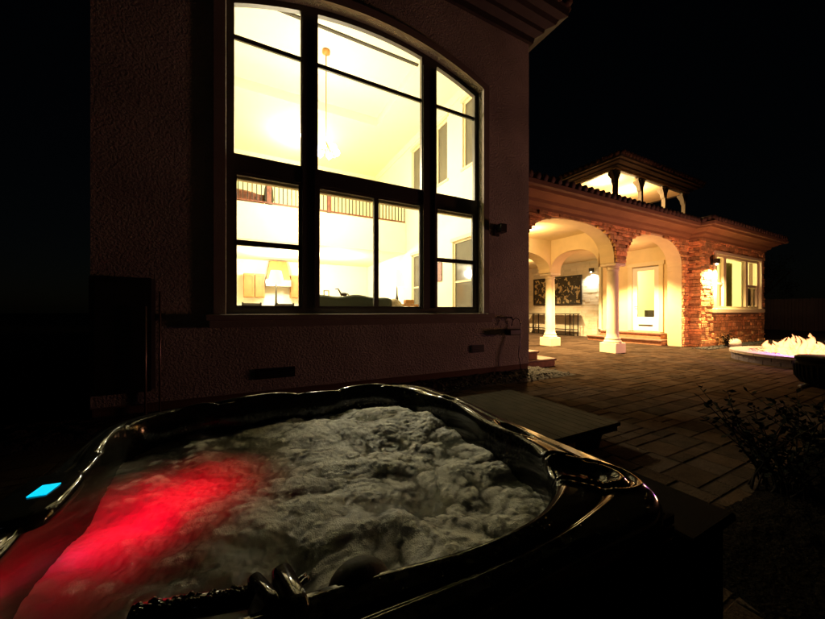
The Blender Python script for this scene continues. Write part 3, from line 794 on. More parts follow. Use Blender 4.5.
# cornice: outlines along the fronts
prof = [(-.02, 3.74), (.05, 3.74), (.06, 3.80), (.16, 3.86), (.18, 3.93), (.22, 3.94), (.34, 4.01), (.40, 4.02), (.41, 4.13), (.46, 4.14), (.47, 4.17), (0, 4.18)]
mb = MB()
path = [(5.17, FY, 0, -1), (BX0, FY, -1, -1), (BX0, BY, -1, -1), (BX1, BY, 1, -1), (BX1, 12, 1, 0)]
mb.sweep(prof, path); mb.build('cornice', M['soffitb'], WG)
mb = MB(); g_ = [(.47, 4.06), (.49, 4.05), (.56, 4.07), (.57, 4.16), (.56, 4.17)]
mb.sweep(g_, path); mb.build('gutter', M['fascia'], WG)
# tiled roof of the wing: one slope at 0.33 rising to the back + bump-out hip
mb = MB(); pt = .2
mb.add([(5.17, FY-.5, 4.19), (BX0-.5, FY-.5, 4.19), (BX0-.5, FY+3.2, 4.19+3.7*pt), (5.17, FY+3.2, 4.19+3.7*pt)], [(0, 1, 2, 3)])
mb.add([(BX0-.5, BY-.5, 4.19), (BX1+.5, BY-.5, 4.19), (BX1-2.4, BY+2.4, 4.19+2.9*pt), (BX0+2.4, BY+2.4, 4.19+2.9*pt), (BX0-.5, FY+5, 4.19), (BX1+.5, FY+5, 4.19)], [(0, 1, 2, 3), (1, 5, 2), (0, 3, 4)])
def tiles(ax, a0, a1, fx, L_, z, sgn=1, lim=None):
    n = int((a1-a0)/.235)
    for i in range(n):
        a = a0+(i+.5)*(a1-a0)/n; Lq = L_ if lim is None else min(L_, lim(a))
        k = 0; 
        while k*.42 < Lq:
            d0 = k*.42; d1 = min(d0+.46, Lq+.05)
            z0_ = z+d0*pt+.035; z1_ = z+d1*pt
            if ax == 'x': P_ = [(a, fx+sgn*(d0-.07), z0_), (a, fx+sgn*d1, z1_)]
            else: P_ = [(fx+sgn*(d0-.07), a, z0_), (fx+sgn*d1, a, z1_)]
            mb.tube(P_, [.09, .078], 8, True); k += 1
tiles('x', 5.17, BX0-.5, FY-.5, 3.4, 4.21)
tiles('x', BX0-.5, BX1+.5, BY-.5, 2.8, 4.21, lim=lambda a: max(.1, min(a-(BX0-.5), BX1+.5-a)))
tiles('y', BY-.4, FY+1.5, BX0-.5, 1.4, 4.21, lim=lambda a: max(.1, a-(BY-.5)))
mb.tube([(BX0-.5, BY-.5, 4.25), (BX0+2.4, BY+2.4, 4.28+2.9*pt)], .11, 10)
mb.build('roof', M['tile'], WG)
# door on the porch's right wall (faces -X)
d = MB(); DX = 14.1
for (y0, y1, z0, z1) in ((6.44, 6.58, .44, 3.02), (7.54, 7.70, .44, 3.02), (6.40, 7.74, 3.02, 3.18)): d.box(DX-.06, DX+.1, y0, y1, z0, z1, bev=.008)
dj = d.build('door_casing', M['cream'], WG)
d = MB(); y0, y1, z0, z1 = 6.585, 7.535, .46, 3.01
for (a, b_, c_, e) in ((y0, y0+.17, z0, z1), (y1-.17, y1, z0, z1), (y0+.17, y1-.17, z0, z0+.55), (y0+.17, y1-.17, z1-.16, z1)): d.box(DX+.0, DX+.05, a, b_, c_, e, bev=.004)
do = d.build('door', M['white'], WG)
d = MB(); d.box(DX+.02, DX+.03, y0+.17, y1-.17, z0+.55, z1-.16); d.build('pane', M['glass'], do).location = (0, 0, 0)
d = MB(); d.box(DX-.015, DX-.003, y0+.22, y1-.22, z0+.2, z0+.25); d.build('draught_plate', M['iron'], do).location = (0, 0, 0)
d = MB(); d.tube([(DX-.02, y1-.08, 1.42), (DX-.07, y1-.08, 1.42), (DX-.07, y1-.2, 1.42)], .012, 8); d.build('handle', M['iron'], do).location = (0, 0, 0)
# steps
for (x0, y0_, y1_, z0_, z1_, nm) in ((13.3, 6.15, 8.95, 0, .2, 's'), (13.7, 6.35, 8.62, .2, .42, 's')):
    s_ = MB(); s_.box(x0, 14.09 if y1_ < 8.7 else 14.08, y0_, y1_, z0_+.001, z1_-.06); so_ = s_.build('step', M['brickstep'], WG)
    s_ = MB(); s_.box(x0-.04, 14.085, y0_-.03, y1_+.03, z1_-.059, z1_, bev=.012); s_.build('nosing', M['stepnose'], so_).location = (0, 0, 0)
# left steps by the house corner
for (x1, y0_, z0_, z1_) in ((6.25, 5.0, 0, .18), (5.8, 5.1, .18, .36)):
    s_ = MB(); s_.box(5.17, x1, y0_, 6.0, z0_+.001, z1_-.05); so_ = s_.build('step', M['brickstep'], WG)
    s_ = MB(); s_.box(5.17, x1+.03, y0_-.03, 6.0, z1_-.049, z1_, bev=.012); s_.build('nosing', M['stepnose'], so_).location = (0, 0, 0)
# inside room behind porch door
fp = thing('fireplace', (17.5, 8.9, .43), 'dark fireplace opening seen through the porch door', 'fireplace')
mb = MB(); mb.box(14.9, 15.0, 6.6, 7.5, .44, 1.28); mb.build('surround', M['black'], fp)
mb = MB(); mb.box(14.88, 14.899, 6.7, 7.4, .75, .85); mb.build('log_grate', M['wood'], fp)

# loggia tower
LG = (12.7, 18.2, 7.42, 11.4); ZS = 6.7
mb = MB(); mb.box(LG[0]-.1, LG[1]+.1, LG[2]-.1, LG[3], ZS, ZS+.06); mb.build('loggia_ceiling', M['porch'], WG)
mb = MB()
prof = [(-.1, ZS-.0), (.0, ZS-.03), (.08, ZS-.02), (.1, ZS+.06), (.2, ZS+.09), (.22, ZS+.14), (.38, ZS+.17), (.40, ZS+.22), (.5, ZS+.23), (.52, ZS+.34), (.3, ZS+.36)]
mb.sweep(prof, [(LG[0], LG[3], -1, 0), (LG[0], LG[2], -1, -1), (LG[1], LG[2], 1, -1), (LG[1], LG[3], 1, 0)]); mb.build('loggia_cornice', M['darkwood'], WG)
mb = MB(); hip_roof(mb, LG[0]-.5, LG[1]+.5, LG[2]-.5, LG[3]+.5, ZS+.36, .3); mb.build('loggia_roof', M['tile'], WG)
for (x, y) in ((12.75, 7.45), (14.5, 7.45), (16.35, 7.45), (18.1, 7.45), (12.75, 9.47)):
    c = MB(); c.box(x-.07, x+.07, y-.07, y+.07, 4.4, ZS-.03)
    for (dx, dy) in ((1, 0), (-1, 0), (0, 1)):
        pts = [(.07, ZS-.55), (.11, ZS-.48), (.15, ZS-.3), (.26, ZS-.1), (.26, ZS-.03), (.16, ZS-.03), (.07, ZS-.2)]
        hw = .05
        V = [(x+dx*o+(-dy)*hw, y+dy*o+dx*hw, z) for o, z in pts]+[(x+dx*o-(-dy)*hw, y+dy*o-dx*hw, z) for o, z in pts]
        n = len(pts); F = [tuple(range(n)), tuple(range(2*n-1, n-1, -1))]+[(i, i+n, (i+1) % n+n, (i+1) % n) for i in range(n)]
        c.add(V, F)
    c.build('loggia_post', M['postwood'], WG)
mb = MB(); mb.box(12.3, 18.6, 11.4, 11.55, 4.3, ZS); mb.box(12.3, 18.6, 7.0, 11.5, 5.0, 5.05) if False else None; mb.build('loggia_wall', M['porch'], WG)
mb = MB(); mb.box(12.5, 18.4, 7.2, 11.4, 4.5, 4.6); mb.build('loggia_floor', M['stepnose'], WG)

# lights of the porch and loggia
PY = (1, .66, .27)
def downlight(x, y, z, power, label, c=PY, r=.07):
    t = thing('ceiling_lamp', (x, y, z), label, 'ceiling lamp', 'porch and loggia ceiling lamps')
    m_ = MB(); m_.lathe([(r+.03, z), (r+.03, z-.02), (r, z-.03)], x, y, 20); m_.build('trim_ring', M['cream'], t)
    m_ = MB(); m_.lathe([(r*.9, z-.03), (r*.7, z-.05), (.01, z-.06)], x, y, 20); m_.build('lens', M['bulb_soft'], t)
    light('lamp_light', 'POINT', (x, y, z-.34), power*.28, c, t, .1)
    light('lamp_beam', 'SPOT', (x, y, z-.1), (power*13 if z < 5 else power*.6), c, t, .08, (0, 0, 0), 118, .5)
downlight(7.6, 6.9, ZT-.06, 300, 'ceiling lamp over the first porch bay')
downlight(12.0, 7.3, ZT-.06, 330, 'ceiling lamp over the steps to the porch door')
downlight(12.2, 11.5, ZT-.06, 160, 'ceiling lamp before the wall art')
downlight(13.3, 8.2, ZS, 1100, 'loggia ceiling lamp near its front corner post')
downlight(15.3, 8.3, ZS, 1100, 'loggia ceiling lamp near the middle posts')
lantern(14.56, BY-.03, 2.97, (0, -1), 'lit black lantern on the ledger stone left of the wing window')
light('lantern_light', 'SPOT', (14.56, BY-.28, 2.74), 1500, (1, .66, .26), None, .05, (0, 0, 0), 165, .6)
lantern(14.88, 9.75, 3.2, (-1, 0), 'lit black lantern on the pale wall right of the art')
light('lantern_light', 'SPOT', (14.73, 9.75, 3.03), 240, (1, .88, .62), None, .05, (0, 0, 0), 150, .6)

# wall art and console
AR = thing('wall_art', (14.86, 11.8, 2.3), 'long dark framed relief panel on the porch wall', 'artwork')
mb = MB(); ax_, y0, y1, z0, z1 = 14.86, 10.3, 13.3, 1.58, 3.06
for (a, b_, c_, e) in ((y0, y1, z0, z0+.07), (y0, y1, z1-.07, z1), (y0, y0+.07, z0+.07, z1-.07), (y1-.07, y1, z0+.07, z1-.07)): mb.box(ax_-.05, ax_+.01, a, b_, c_, e)
mb.build('frame', M['black'], AR)
mb = MB(); mb.box(ax_-.02, ax_+.0, y0+.07, y1-.07, z0+.07, z1-.07); mb.build('panel', M['art'], AR)
CT = thing('console_table', (14.6, 11.9, 0), 'thin iron console table below the porch wall art', 'table')
mb = MB(); mb.box(14.40, 14.82, 10.4, 13.4, 1.08, 1.12, bev=.005); mb.build('tabletop', M['iron'], CT)
mb = MB(); mb.box(14.42, 14.80, 10.45, 13.35, .30, .33); mb.build('shelf', M['iron'], CT)
for y in (10.45, 10.9, 12.9, 13.3):
    mb = MB(); 
    for x in (14.42, 14.77): mb.box(x, x+.035, y, y+.035, 0, 1.08)
    mb.build('leg', M['iron'], CT)

# boulder + small shrub by the stone corner
def rock(name, c, r, sq, m_, label, cat):
    b = MB(); b.ball(c, r, 20, 14, sq)
    b.v = [tuple(Vector(p)+(Vector(p)-Vector(c)).normalized()*.25*r*noise.noise(Vector(p)*4)) for p in b.v]
    return tag(b.build(name, m_, at=(c[0], c[1], 0)), label, cat)
rock('boulder', (15.35, 4.85, .1), .26, (1.3, .7, .6), M['boulder'], 'pale boulder at the foot of the stone wall', 'rock')
def shrub(name, cx, cy, h, spread, nst, nleaf, ls, label, seed):
    r_ = random.Random(seed); t = thing(name, (cx, cy, 0), label, 'shrub')
    st = MB(); lf = MB()
    for k in range(nst):
        a = r_.uniform(0, 6.283); sp = r_.uniform(.2, 1)*spread; hh = h*r_.uniform(.6, 1)
        bxx, byy = r_.uniform(-.25, .25)*spread, r_.uniform(-.25, .25)*spread; pts = [Vector((cx+bxx, cy+byy, 0))]
        for q in range(1, 6):
            f = q/5; pts.append(Vector((cx+bxx+math.cos(a)*sp*f**1.4+r_.uniform(-.02, .02), cy+byy+math.sin(a)*sp*f**1.4+r_.uniform(-.02, .02), hh*f)))
        st.tube(pts, [.007, .006, .005, .004, .003, .002], 5)
        for q in range(nleaf):
            f = r_.uniform(.25, 1); i = min(int(f*5), 4); p = pts[i].lerp(pts[i+1], f*5-i)
            d = Vector((r_.uniform(-1, 1), r_.uniform(-1, 1), r_.uniform(-.3, .8))).normalized(); s = ls*r_.uniform(.6, 1.2)
            u = d.cross(Vector((r_.uniform(-1, 1), r_.uniform(-1, 1), r_.uniform(-1, 1)))).normalized()*s*.28
            lf.add([p, p+d*s*.5+u, p+d*s, p+d*s*.5-u], [(0, 1, 2, 3)])
    st.build('stem', M['twig'], t); lf.build('foliage', M['leaf'], t)
bd = MB(); V = []; F = []; n_ = 60
for i in range(n_+1):
    for j in range(n_+1):
        fx, fy = i/n_, j/n_; x = 1.80+3.25*fx+.15*noise.noise(Vector((fy*4, 0, 2))); y = -1.19+2.15*fy+.12*noise.noise(Vector((fx*4, 3, 2)))
        e = min(1, 8*min(fx, 1-fx, fy, 1-fy)); V.append((x, y, -.01+.06*e+.03*e*noise.noise(Vector((x*12, y*12, 1)))))
for i in range(n_):
    for j in range(n_): a = i*(n_+1)+j; F.append((a, a+n_+1, a+n_+2, a+1))
bd.add(V, F); tag(bd.build('mulch', M['soil']), 'near-black mulch bed at the right of the tub', kind='stuff')
shrub('shrub', 2.95, .35, .42, .5, 26, 30, .04, 'lower dark shrub nearest the tub step', 21)
shrub('shrub', 4.0, .6, .6, .6, 26, 30, .05, 'dark shrub at the far end of the mulch bed', 22)
shrub('shrub', 3.3, .8, .66, .6, 34, 26, .045, 'dark leafy shrub at the right of the hot tub', 3)
shrub('shrub', 14.75, 4.85, .5, .25, 14, 14, .07, 'small dark shrub beside the pale boulder', 5)

# ------------------------------------------------------------------ fire pit
FC = (12.2, 2.26); FR = 1.62
FP = thing('fire_pit', (*FC, 0), 'low round block fire pit with a wide blazing fire', 'fire pit')
mb = MB()
for ring in range(2):
    n = 30
    for i in range(n):
        a0 = 2*math.pi*(i+.5*ring)/n+.004; a1 = 2*math.pi*(i+1+.5*ring)/n-.004; z0, z1 = ring*.09, ring*.09+.086
        V = []
        for z in (z0, z1):
            for a, r in ((a0, FR-.32), (a0, FR-.04), ((a0+a1)/2, FR-.035), (a1, FR-.04), (a1, FR-.32)):
                V.append((FC[0]+r*math.cos(a), FC[1]+r*math.sin(a), z))
        mb.add(V, [(4, 3, 2, 1, 0), (5, 6, 7, 8, 9), (0, 1, 6, 5), (1, 2, 7, 6), (2, 3, 8, 7), (3, 4, 9, 8), (4, 0, 5, 9)])
mb.build('wall', M['pitstone'], FP)
mb = MB()
for i in range(24):
    a0 = 2*math.pi*i/24+.003; a1 = 2*math.pi*(i+1)/24-.003
    V = []
    for z in (.178, .24):
        for a, r in ((a0, FR-.36), (a0, FR), ((a0+a1)/2, FR+.005), (a1, FR), (a1, FR-.36)): V.append((FC[0]+r*math.cos(a), FC[1]+r*math.sin(a), z))
    mb.add(V, [(4, 3, 2, 1, 0), (5, 6, 7, 8, 9), (0, 1, 6, 5), (1, 2, 7, 6), (2, 3, 8, 7), (3, 4, 9, 8), (4, 0, 5, 9)])
mb.build('cap', M['pitcap'], FP)
mb = MB()
for k in range(700):
    a = rnd.uniform(0, 6.283); r = (FR-.38)*math.sqrt(rnd.random()); s = rnd.uniform(.02, .055)
    mb.ball((FC[0]+r*math.cos(a), FC[1]+r*math.sin(a), .14+.07*rnd.random()), s, 7, 5, (1, 1.2, .8))
tag(mb.build('lava_rocks', M['ash'], FP), kind='stuff')
mb = MB(); rf = random.Random(11)
for k in range(60):
    a = rf.uniform(0, 6.283); r = .95*math.sqrt(rf.random()); h = (.34+.50*rf.random()**1.6)*(1.15-.7*r/.95)
    x, y = FC[0]+r*math.cos(a), FC[1]+r*math.sin(a); pts = []; rs = []
    w0 = rf.uniform(.08, .16)
    for q in range(10):
        f = q/9; ph = rf.uniform(0, 6)
        pts.append((x+.07*f*math.sin(f*6+k)+.03*rf.uniform(-1, 1)*f, y+.07*f*math.cos(f*5+k*2), .17+h*f))
        rs.append(max(.003, w0*(1-f)**.85*(f+.2)**.2*(1+.18*math.sin(f*9+k))))
    mb.tube(pts, rs, 16)
mb.v = [tuple(Vector(p)+Vector((noise.noise(Vector(p)*7), noise.noise(Vector(p)*7+Vector((9, 0, 0))), .6*noise.noise(Vector(p)*6)))*.06) for p in mb.v]
mb.build('flame', M['flame'], FP)
light('fire_pit_light', 'POINT', (FC[0], FC[1], .95), 480, (1, .41, .18), FP, .35)
light('fire_pit_light', 'POINT', (FC[0]-1.1, FC[1]+.35, .48), 60, (.40, .10, 1), FP, .3)  # added violet lamp, stands in for the purple flare around the fire

# low dark round planter beside the fire
PL = thing('ottoman', (8.45, 1.5, 0), 'low round dark wicker ottoman standing before the fire pit', 'ottoman')
mb = MB(); cx, cy = 8.5, 1.50
mb.lathe([(.27, .04), (.35, .07), (.39, .16), (.40, .36), (.38, .42)], cx, cy, 40)
for i in range(40):
    a = 2*math.pi*i/40; mb.tube([(cx+.33*math.cos(a), cy+.33*math.sin(a), .06), (cx+.40*math.cos(a), cy+.40*math.sin(a), .17), (cx+.41*math.cos(a), cy+.41*math.sin(a), .36)], .012, 6)
mb.build('body', M['cabinet'], PL)
mb = MB(); mb.lathe([(.37, .421), (.40, .44), (.40, .48), (.36, .50), (.02, .51)], cx, cy, 40); mb.build('cushion', M['cabinet'], PL)
mb = MB(); mb.box(cx-.5, cx+.5, cy+.22, cy+.26, .01, .04, bev=.004); mb.box(cx-.5, cx+.5, cy-.26, cy-.22, .01, .04, bev=.004); mb.build('runner', M['steel'], PL)

# far fence and garden beyond
FN = thing('garden_fence', (30, 8, 0), 'dark board fence beyond the end of the wing', 'fence')
mb = MB(); y = -14
while y < 26:
    mb.box(30, 30.03, y, y+.14, .05, 2.0+rnd.uniform(-.01, .01)); y += .15
mb.build('board_panel', M['fence'], FN)
y = -14
while y < 26:
    mb = MB(); mb.box(30.031, 30.15, y, y+.1, 0, 2.05); mb.build('post', M['fence'], FN); y += 2.5
LF = thing('garden_fence', (-6, 4, 0), 'dark board fence left of the hot tub', 'fence')
mb = MB(); y = -6
while y < 12:
    mb.box(-6.03, -6, y, y+.14, .05, 1.9+rnd.uniform(-.01, .01)); y += .15
mb.build('board_panel', M['fence'], LF)
def tree(x, y, h, r, label, seed):
    r_ = random.Random(seed); t = thing('garden_tree', (x, y, 0), label, 'tree', 'trees beyond the fence')
    m_ = MB(); m_.tube([(x, y, 0), (x+.1, y, h*.4), (x, y+.1, h*.8)], [.16, .11, .04], 10)
    for k in range(7):
        a = r_.uniform(0, 6.28); m_.tube([(x+.05, y, h*.4), (x+r*.5*math.cos(a), y+r*.5*math.sin(a), h*.65), (x+r*.8*math.cos(a), y+r*.8*math.sin(a), h*.8)], [.06, .04, .015], 6)
    m_.build('trunk', M['twig'], t); m_ = MB()
    cl = [(r_.uniform(-.75, .75)*r, r_.uniform(-.75, .75)*r, h*r_.uniform(.5, 1)) for _ in range(26)]
    for (a, b_, c_) in cl:
        for q in range(110):
            p = Vector((x+a+r_.gauss(0, .3), y+b_+r_.gauss(0, .3), c_+r_.gauss(0, .25))); d = Vector((r_.uniform(-1, 1), r_.uniform(-1, 1), r_.uniform(-1, 1))).normalized()
            u = d.cross(Vector((.3, r_.uniform(-1, 1), 1))).normalized(); m_.add([p, p+d*.06+u*.03, p+d*.12, p+d*.06-u*.03], [(0, 1, 2, 3)])
    m_.build('crown', M['leaf'], t)
tree(32.5, 9, 5, 2, 'dark tree just beyond the right end of the wing', 1)
tree(33, 4.5, 4.2, 1.8, 'dark bushy tree beyond the fence behind the fire', 2)

# ------------------------------------------------------------------ HOT TUB
RIM = .65
TB = thing('hot_tub', (.345, 1.56, 0), 'black acrylic hot tub full of churning foam', 'hot tub')
def rb(x, y, x0, x1, y0, y1, rr):
    """signed distance to rounded box with per-corner radius rr=(--,+-,++,-+)"""
    cx, cy = (x0+x1)/2, (y0+y1)/2; px, py = x-cx, y-cy
    r = rr[(1 if px > 0 else 0) if py < 0 else (2 if px > 0 else 3)]
    qx, qy = abs(px)-(x1-x0)/2+r, abs(py)-(y1-y0)/2+r
    return math.hypot(max(qx, 0), max(qy, 0))+min(max(qx, qy), 0)-r
CXT, CYT = .345, 1.56
def ray_r(a, box):
    lo, hi = .2, 2.2
    for _ in range(30):
        m_ = (lo+hi)/2
        if rb(CXT+m_*math.cos(a), CYT+m_*math.sin(a), *box) < 0: lo = m_
        else: hi = m_
    return lo
OB = (-.69, 1.385, .54, 2.58, (.30, .26, .30, .30)); IB = (-.54, 1.17, .68, 2.44, (.52, .50, .30, .34))
cups = [(1.262, 1.86, .05, .12), (1.245, 1.25, .05, .12)]
def feat(x, y, f):
    dz = 0
    for (cx, cy, rx, ry) in cups:
        d = math.hypot((x-cx)/rx, (y-cy)/ry)
        dz += -.032*(1/(1+math.exp((d-.85)*7)))+.006*math.exp(-((d-1.15)/.15)**2)
    # swirl recess in the near right corner deck
    ux, uy = x-1.13, y-.82; ca, sa = math.cos(R(-34)), math.sin(R(-34)); a, b = (ux*ca+uy*sa)/.17, (-ux*sa+uy*ca)/.095
    d = math.hypot(a, b)
    dz += -.032*(1/(1+math.exp((d-.72)*10)))+.013*math.exp(-((d-1.0)/.10)**2)+.010*math.exp(-((d-1.38)/.10)**2)-.008*math.exp(-((d-1.2)/.08)**2)
    # head-rest mounds along the far and left rims
    for (cx, cy, rx, ry) in ((.05, 2.50, .26, .05), (.85, 2.50, .2, .05), (-.6, 2.05, .05, .2), (-.6, 1.05, .05, .22), (-.25, 2.38, .1, .08)):
        d = math.hypot((x-cx)/rx, (y-cy)/ry); dz += .02*math.exp(-d**4)-.008*math.exp(-((d-1.25)/.2)**2)
    return dz
def zprof(f):
    P_ = [(0, -.10), (.0001, -.07), (.03, -.05), (.08, -.04), (.2, -.030), (.42, -.020), (.47, -.024), (.52, -.023), (.58, -.012), (.72, -.004), (.84, 0), (.91, -.003), (.96, -.014), (1, -.045), (1.03, -.10), (1.06, -.18), (1.12, -.32), (1.3, -.5)]
    for (a, za), (b, zb) in zip(P_[:-1], P_[1:]):
        if f <= b: 
            t = (f-a)/(b-a); return za+(zb-za)*t
    return -.5
fs = [0, .0001]+[.01+.99*i/64 for i in range(65)]+[1.015, 1.03, 1.045, 1.06, 1.09, 1.12, 1.3]
NA = 900; V = []; F = []
for i in range(NA):
    a = 2*math.pi*i/NA; ro_ = ray_r(a, OB); ri = ray_r(a, IB)
    ri += .014*math.sin(a*8)+.014*math.sin(a*5+1)
    ri -= .075*math.exp(-(((math.degrees(a)-238)+180)%360-180)**2/2/13**2)
    ri = min(ri, ro_-.09)
    wd = max(ro_-ri, .1)
    for f in fs:
        rr = ro_+(ri-ro_)*f if f <= 1 else ri-(f-1)*.35
        x, y = CXT+rr*math.cos(a), CYT+rr*math.sin(a)
        z = RIM+zprof(f)*(1 if f > 1 else 1)
        if .02 < f <= 1: z += feat(x, y, f)*min(1, f*8)*min(1, (1.02-f)*12)
        z += .007*math.sin(a*4+.6)*(1 if f > .2 else f*5)*(1 if f < .9 else max(0, 1-(f-.9)*4))
        V.append((x, y, z))
n = len(fs)
for i in range(NA):
    j = (i+1) % NA
    for k in range(n-1): F.append((i*n+k, j*n+k, j*n+k+1, i*n+k+1))
mb = MB(); mb.add(V, F, True); mb.build('shell', M['acrylic'], TB)
mb = MB(); mb.box(-.64, 1.335, .59, 2.53, 0, .57, bev=.05)
mb.f.pop(1); mb.sm.pop(); mb.tone.pop()
for k in range(13): mb.box(-.66+.02, 1.33, .575, .589, .03+k*.04, .06+k*.04)
mb.build('cabinet', M['cabinet'], TB)
mb = MB(); mb.box(-.52, 1.16, .68, 2.44, .08, .11); mb.build('basin', M['acrylic'], TB)
dr = MB(); rd = random.Random(5)
for k in range(420):
    a = rd.uniform(0, 6.283); f = rd.uniform(.08, .95); ro_ = ray_r(a, OB); ri = ray_r(a, IB)+.014*math.sin(a*8)+.014*math.sin(a*5+1)
    ri -= .075*math.exp(-(((math.degrees(a)-238)+180)%360-180)**2/2/13**2); ri = min(ri, ro_-.09)
    rr = ro_+(ri-ro_)*f; x, y = CXT+rr*math.cos(a), CYT+rr*math.sin(a)
    z = RIM+zprof(f)+feat(x, y, f)*min(1, f*8)*min(1, (1.02-f)*12)+.007*math.sin(a*4+.6)*(1 if f > .2 else f*5)*(1 if f < .9 else max(0, 1-(f-.9)*4))
    q = rd.uniform(.001, .0024); dr.ball((x, y, z), q*1.3, 8, 6, (1, 1, .6))
tag(dr.build('water_drops', M['acrylic'], TB), kind='stuff')
# control panel
cp = MB(); a = R(96)
def rot(px, py, c, ang): return (c[0]+px*math.cos(ang)-py*math.sin(ang), c[1]+px*math.sin(ang)+py*math.cos(ang))
pc = (-.585, 1.46)
V = []
for (k, z) in ((1.0, RIM-.02), (1.0, RIM+.012), (.86, RIM+.022)):
    for i in range(32):
        t = 2*math.pi*i/32; c_, s2 = math.cos(t), math.sin(t)
        px = .165*k*math.copysign(abs(c_)**.6, c_); py = .085*k*math.copysign(abs(s2)**.6, s2)
        V.append((*rot(px, py, pc, R(92)), z))
F = []
for k in range(2):
    for i in range(32): F.append((k*32+i, k*32+(i+1) % 32, (k+1)*32+(i+1) % 32, (k+1)*32+i))
F.append(tuple(64+i for i in range(32)))
cp.add(V, F, True); cpo = cp.build('control_panel', M['acrylic'], TB)
s_ = MB(); q = [(*rot(px, py, (-.572, 1.465), R(84)), RIM+.0235) for px, py in ((-.036, -.023), (.036, -.023), (.036, .023), (-.036, .023))]
q2 = [(x, y, z+.003) for x, y, z in q]
s_.add(q+q2, [(4, 5, 6, 7), (0, 1, 5, 4), (1, 2, 6, 5), (2, 3, 7, 6), (3, 0, 4, 7)]); s_.build('screen', M['screen'], cpo).location = (0, 0, 0)
# head-rest pillow and levers on the near rim
pl = MB(); pl.ball((.235, .72, RIM-.04), .074, 24, 16, (1.0, .75, .8)); pl.build('headrest', M['pillow'], TB)
for (x, y, w_, l_, rz) in ((.085, .735, .022, .075, 12), (.035, .75, .014, .06, 22)):
    k_ = MB(); V = []
    for (s, z) in ((1, RIM-.06), (1, RIM+.008), (.8, RIM+.02)):
        for i in range(24):
            t = 2*math.pi*i/24; c_, s2 = math.cos(t), math.sin(t)
            V.append((*rot(w_*s*math.copysign(abs(c_)**.5, c_), l_*s*math.copysign(abs(s2)**.5, s2), (x, y), R(rz)), z))
    F = []
    for k in range(2):
        for i in range(24): F.append((k*24+i, k*24+(i+1) % 24, (k+1)*24+(i+1) % 24, (k+1)*24+i))
    F.append(tuple(48+i for i in range(24)))
    k_.add(V, F, True); k_.build('lever', M['acrylic'], TB)
for r in (.062, .075):
    k_ = MB(); pts = [(.155+r*math.cos(t), .735+r*.9*math.sin(t), RIM-.03) for t in [R(110+i*12) for i in range(16)]]; k_.tube(pts, .007, 8); k_.build('trim_ring', M['acrylic'], TB)
k_ = MB()
k_.tube([(-.21, .868, RIM-.04), (.02, .805, RIM-.04)], .022, 12)
for i in range(70):
    f = rnd.random(); x, y = -.205+.22*f, .865-.058*f
    k_.ball((x+rnd.uniform(-.005, .005), y+rnd.uniform(-.012, .012), RIM-.021), rnd.uniform(.004, .008), 7, 5)
k_.build('waterfall_spout', M['acrylic'], TB)

# water surface
WZ = .495
n1, n2 = 380, 380; wxa, wxb, wya, wyb = -.57, 1.22, .64, 2.46
V = []; F = []; fo_ = []; th_ = []
def fbm(p, oct_):
    s = 0; a = 1; q = Vector(p)
    for _ in range(oct_): s += a*noise.noise(q); q = q*2.07+Vector((3.1, 1.7, .3)); a *= .5
    return s
for i in range(n1+1):
    x = wxa+(wxb-wxa)*i/n1
    for j in range(n2+1):
        y = wya+(wyb-wya)*j/n2
        wx_ = x+.10*noise.noise(Vector((x*3, y*3, 5.5))); wy_ = y+.10*noise.noise(Vector((x*3, y*3, 9.5)))
        # puffs elongated roughly across the view
        u = wx_*.94-wy_*.34; v = wx_*.34+wy_*.94
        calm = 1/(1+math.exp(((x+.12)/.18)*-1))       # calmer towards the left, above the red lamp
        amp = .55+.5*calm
        b1 = 1-min(1, noise.voronoi(Vector((u*5.6, v*7.4, .7)))[0][0])**2
        b2 = 1-min(1, noise.voronoi(Vector((u*14+.6*noise.noise(Vector((x*9, y*9, 2))), v*18, 2.2)))[0][0])**2
        b3 = 1-min(1, noise.voronoi(Vector((u*38, v*46, 4.1)))[0][0])**2
        nn = noise.noise(Vector((u*2.6, v*4.0, 7.7)))+.5*noise.noise(Vector((u*6, v*9, 3.3)))
        z = (b1*.020+b2*.011+b3*.007+nn*.050)*amp+.003*noise.noise(Vector((x*70, y*70, 1)))+.004*noise.noise(Vector((x*34, y*34, 4)))-.035+.012*(1-calm)
        mound = math.exp(-(((x-.85)/.28)**2+((y-2.0)/.22)**2)); z += .06*mound
        V.append((x, y, WZ+z))
        foam_tone = .72+2.0*(b1*.45+b2*.55-.85)+.5*nn  # hollows darker than crests: thinner foam plus shade put into the colour
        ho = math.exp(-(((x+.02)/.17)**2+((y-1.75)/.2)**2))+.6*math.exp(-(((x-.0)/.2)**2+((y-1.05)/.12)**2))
        foam_tone -= .60*(1-calm)  # left side darkened in the colour: less foam and dimmer light painted in
        foam_tone -= ho*(.75-.5*noise.noise(Vector((x*9, y*9, 8))))
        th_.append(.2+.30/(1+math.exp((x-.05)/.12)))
        fo_.append(max(0, min(1, foam_tone)))
for i in range(n1):
    for j in range(n2): a_ = i*(n2+1)+j; F.append((a_, a_+n2+1, a_+n2+2, a_+1))
me = bpy.data.meshes.new('water'); me.from_pydata(V, [], F); me.polygons.foreach_set('use_smooth', [True]*len(F))
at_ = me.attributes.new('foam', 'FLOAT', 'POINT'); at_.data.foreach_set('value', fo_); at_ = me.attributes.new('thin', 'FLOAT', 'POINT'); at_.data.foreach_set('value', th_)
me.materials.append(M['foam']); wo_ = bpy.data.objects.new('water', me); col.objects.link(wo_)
tag(wo_, 'white churning foam filling the hot tub', kind='structure')
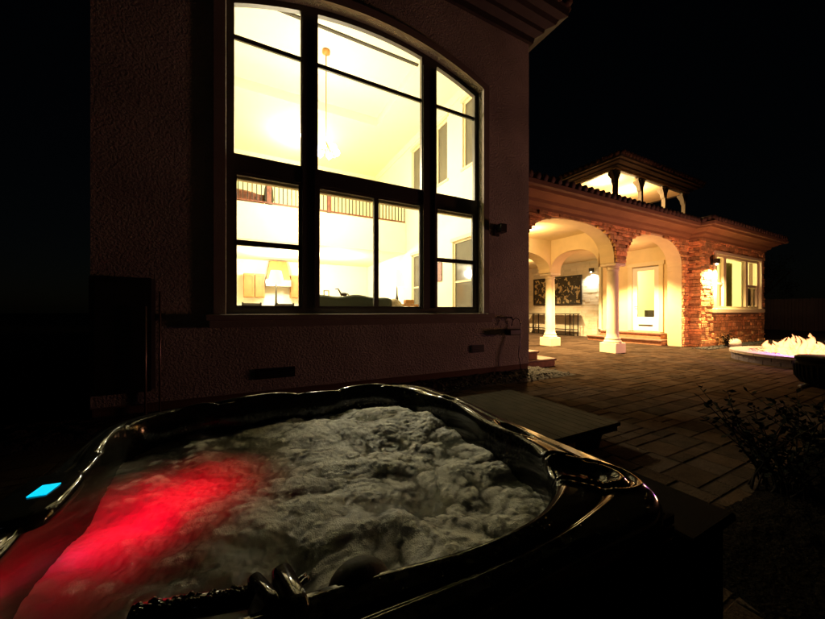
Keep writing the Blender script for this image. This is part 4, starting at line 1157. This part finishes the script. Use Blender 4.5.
# red underwater lamp in the left wall of the tub
ld = MB(); ld.lathe([(.035, 0), (.035, .02), (.01, .03)], 0, 0, 16)
lo_ = ld.build('led_lamp', emis('led_red', (1, .02, .08), 6), TB); lo_.location = Vector((-.50, 1.40, .41))-TB.location; lo_.rotation_euler = (0, R(90), 0)
light('led_light', 'SPOT', (-.33, 1.48, .27), 7, (1, .001, .02), TB, .1, (R(172), R(-6), 0), 125, 1)
light('led_light', 'SPOT', (-.36, 1.30, .27), .5, (1, .001, .015), TB, .08, (R(176), R(-6), 0), 112, 1)

light('led_light', 'SPOT', (-.17, 1.64, .27), 4.2, (1, .001, .015), TB, .1, (R(180), 0, 0), 130, 1)
# ------------------------------------------------------------------ steps beside the tub
DS = thing('wooden_platform', (2.3, 2.4, 0), 'low slatted wooden platform on the pavers behind the tub', 'platform')
mb = MB(); x = 1.46
while x < 3.0:
    mb.box(x, x+.095, 1.725, 3.1, .205, .24, bev=.004); x += .0985
mb.build('deck_board', M['deck'], DS)
mb = MB(); mb.box(1.5, 3.0, 1.735, 1.765, .165, .204); mb.box(1.5, 3.0, 3.05, 3.08, .165, .204); mb.box(1.5, 3.0, 2.4, 2.43, .165, .204); mb.build('joist', M['darkwood'], DS)
for (x, y) in ((2.78, 1.85), (2.78, 2.95), (1.65, 1.85), (1.65, 2.95)):
    mb = MB(); V = [(x-.16, y-.03, 0.0), (x+.08, y-.03, 0), (x+.08, y+.03, 0), (x-.16, y+.03, 0), (x-.16, y-.03, .164), (x+.16, y-.03, .164), (x+.16, y+.03, .164), (x-.16, y+.03, .164)]
    mb.add(V, [(3, 2, 1, 0), (4, 5, 6, 7), (0, 1, 5, 4), (1, 2, 6, 5), (2, 3, 7, 6), (3, 0, 4, 7)]); mb.build('leg', M['darkwood'], DS)
TS = thing('tub_step', (1.55, .8, 0), 'dark box step against the near right side of the tub', 'step')
mb = MB(); mb.box(1.40, 1.70, .57, 1.15, 0, .41, bev=.005); mb.build('base', M['cabinet'], TS)
mb = MB(); mb.box(1.39, 1.725, .54, 1.18, .411, .45, bev=.008); mb.build('tread', M['cabinet'], TS)

# ------------------------------------------------------------------ render settings
sc.render.engine = 'CYCLES'
c = sc.cycles; c.use_denoising = True
try: c.denoiser = 'OPENIMAGEDENOISE'
except Exception: pass
c.max_bounces = 8; c.diffuse_bounces = 5; c.glossy_bounces = 3; c.transparent_max_bounces = 16; c.transmission_bounces = 3
c.sample_clamp_indirect = 6; c.caustics_reflective = False; c.caustics_refractive = False
vs_ = sc.view_settings; vs_.view_transform = 'Standard'; vs_.look = 'None'; vs_.exposure = 0; vs_.gamma = 1; vs_.use_curve_mapping = False
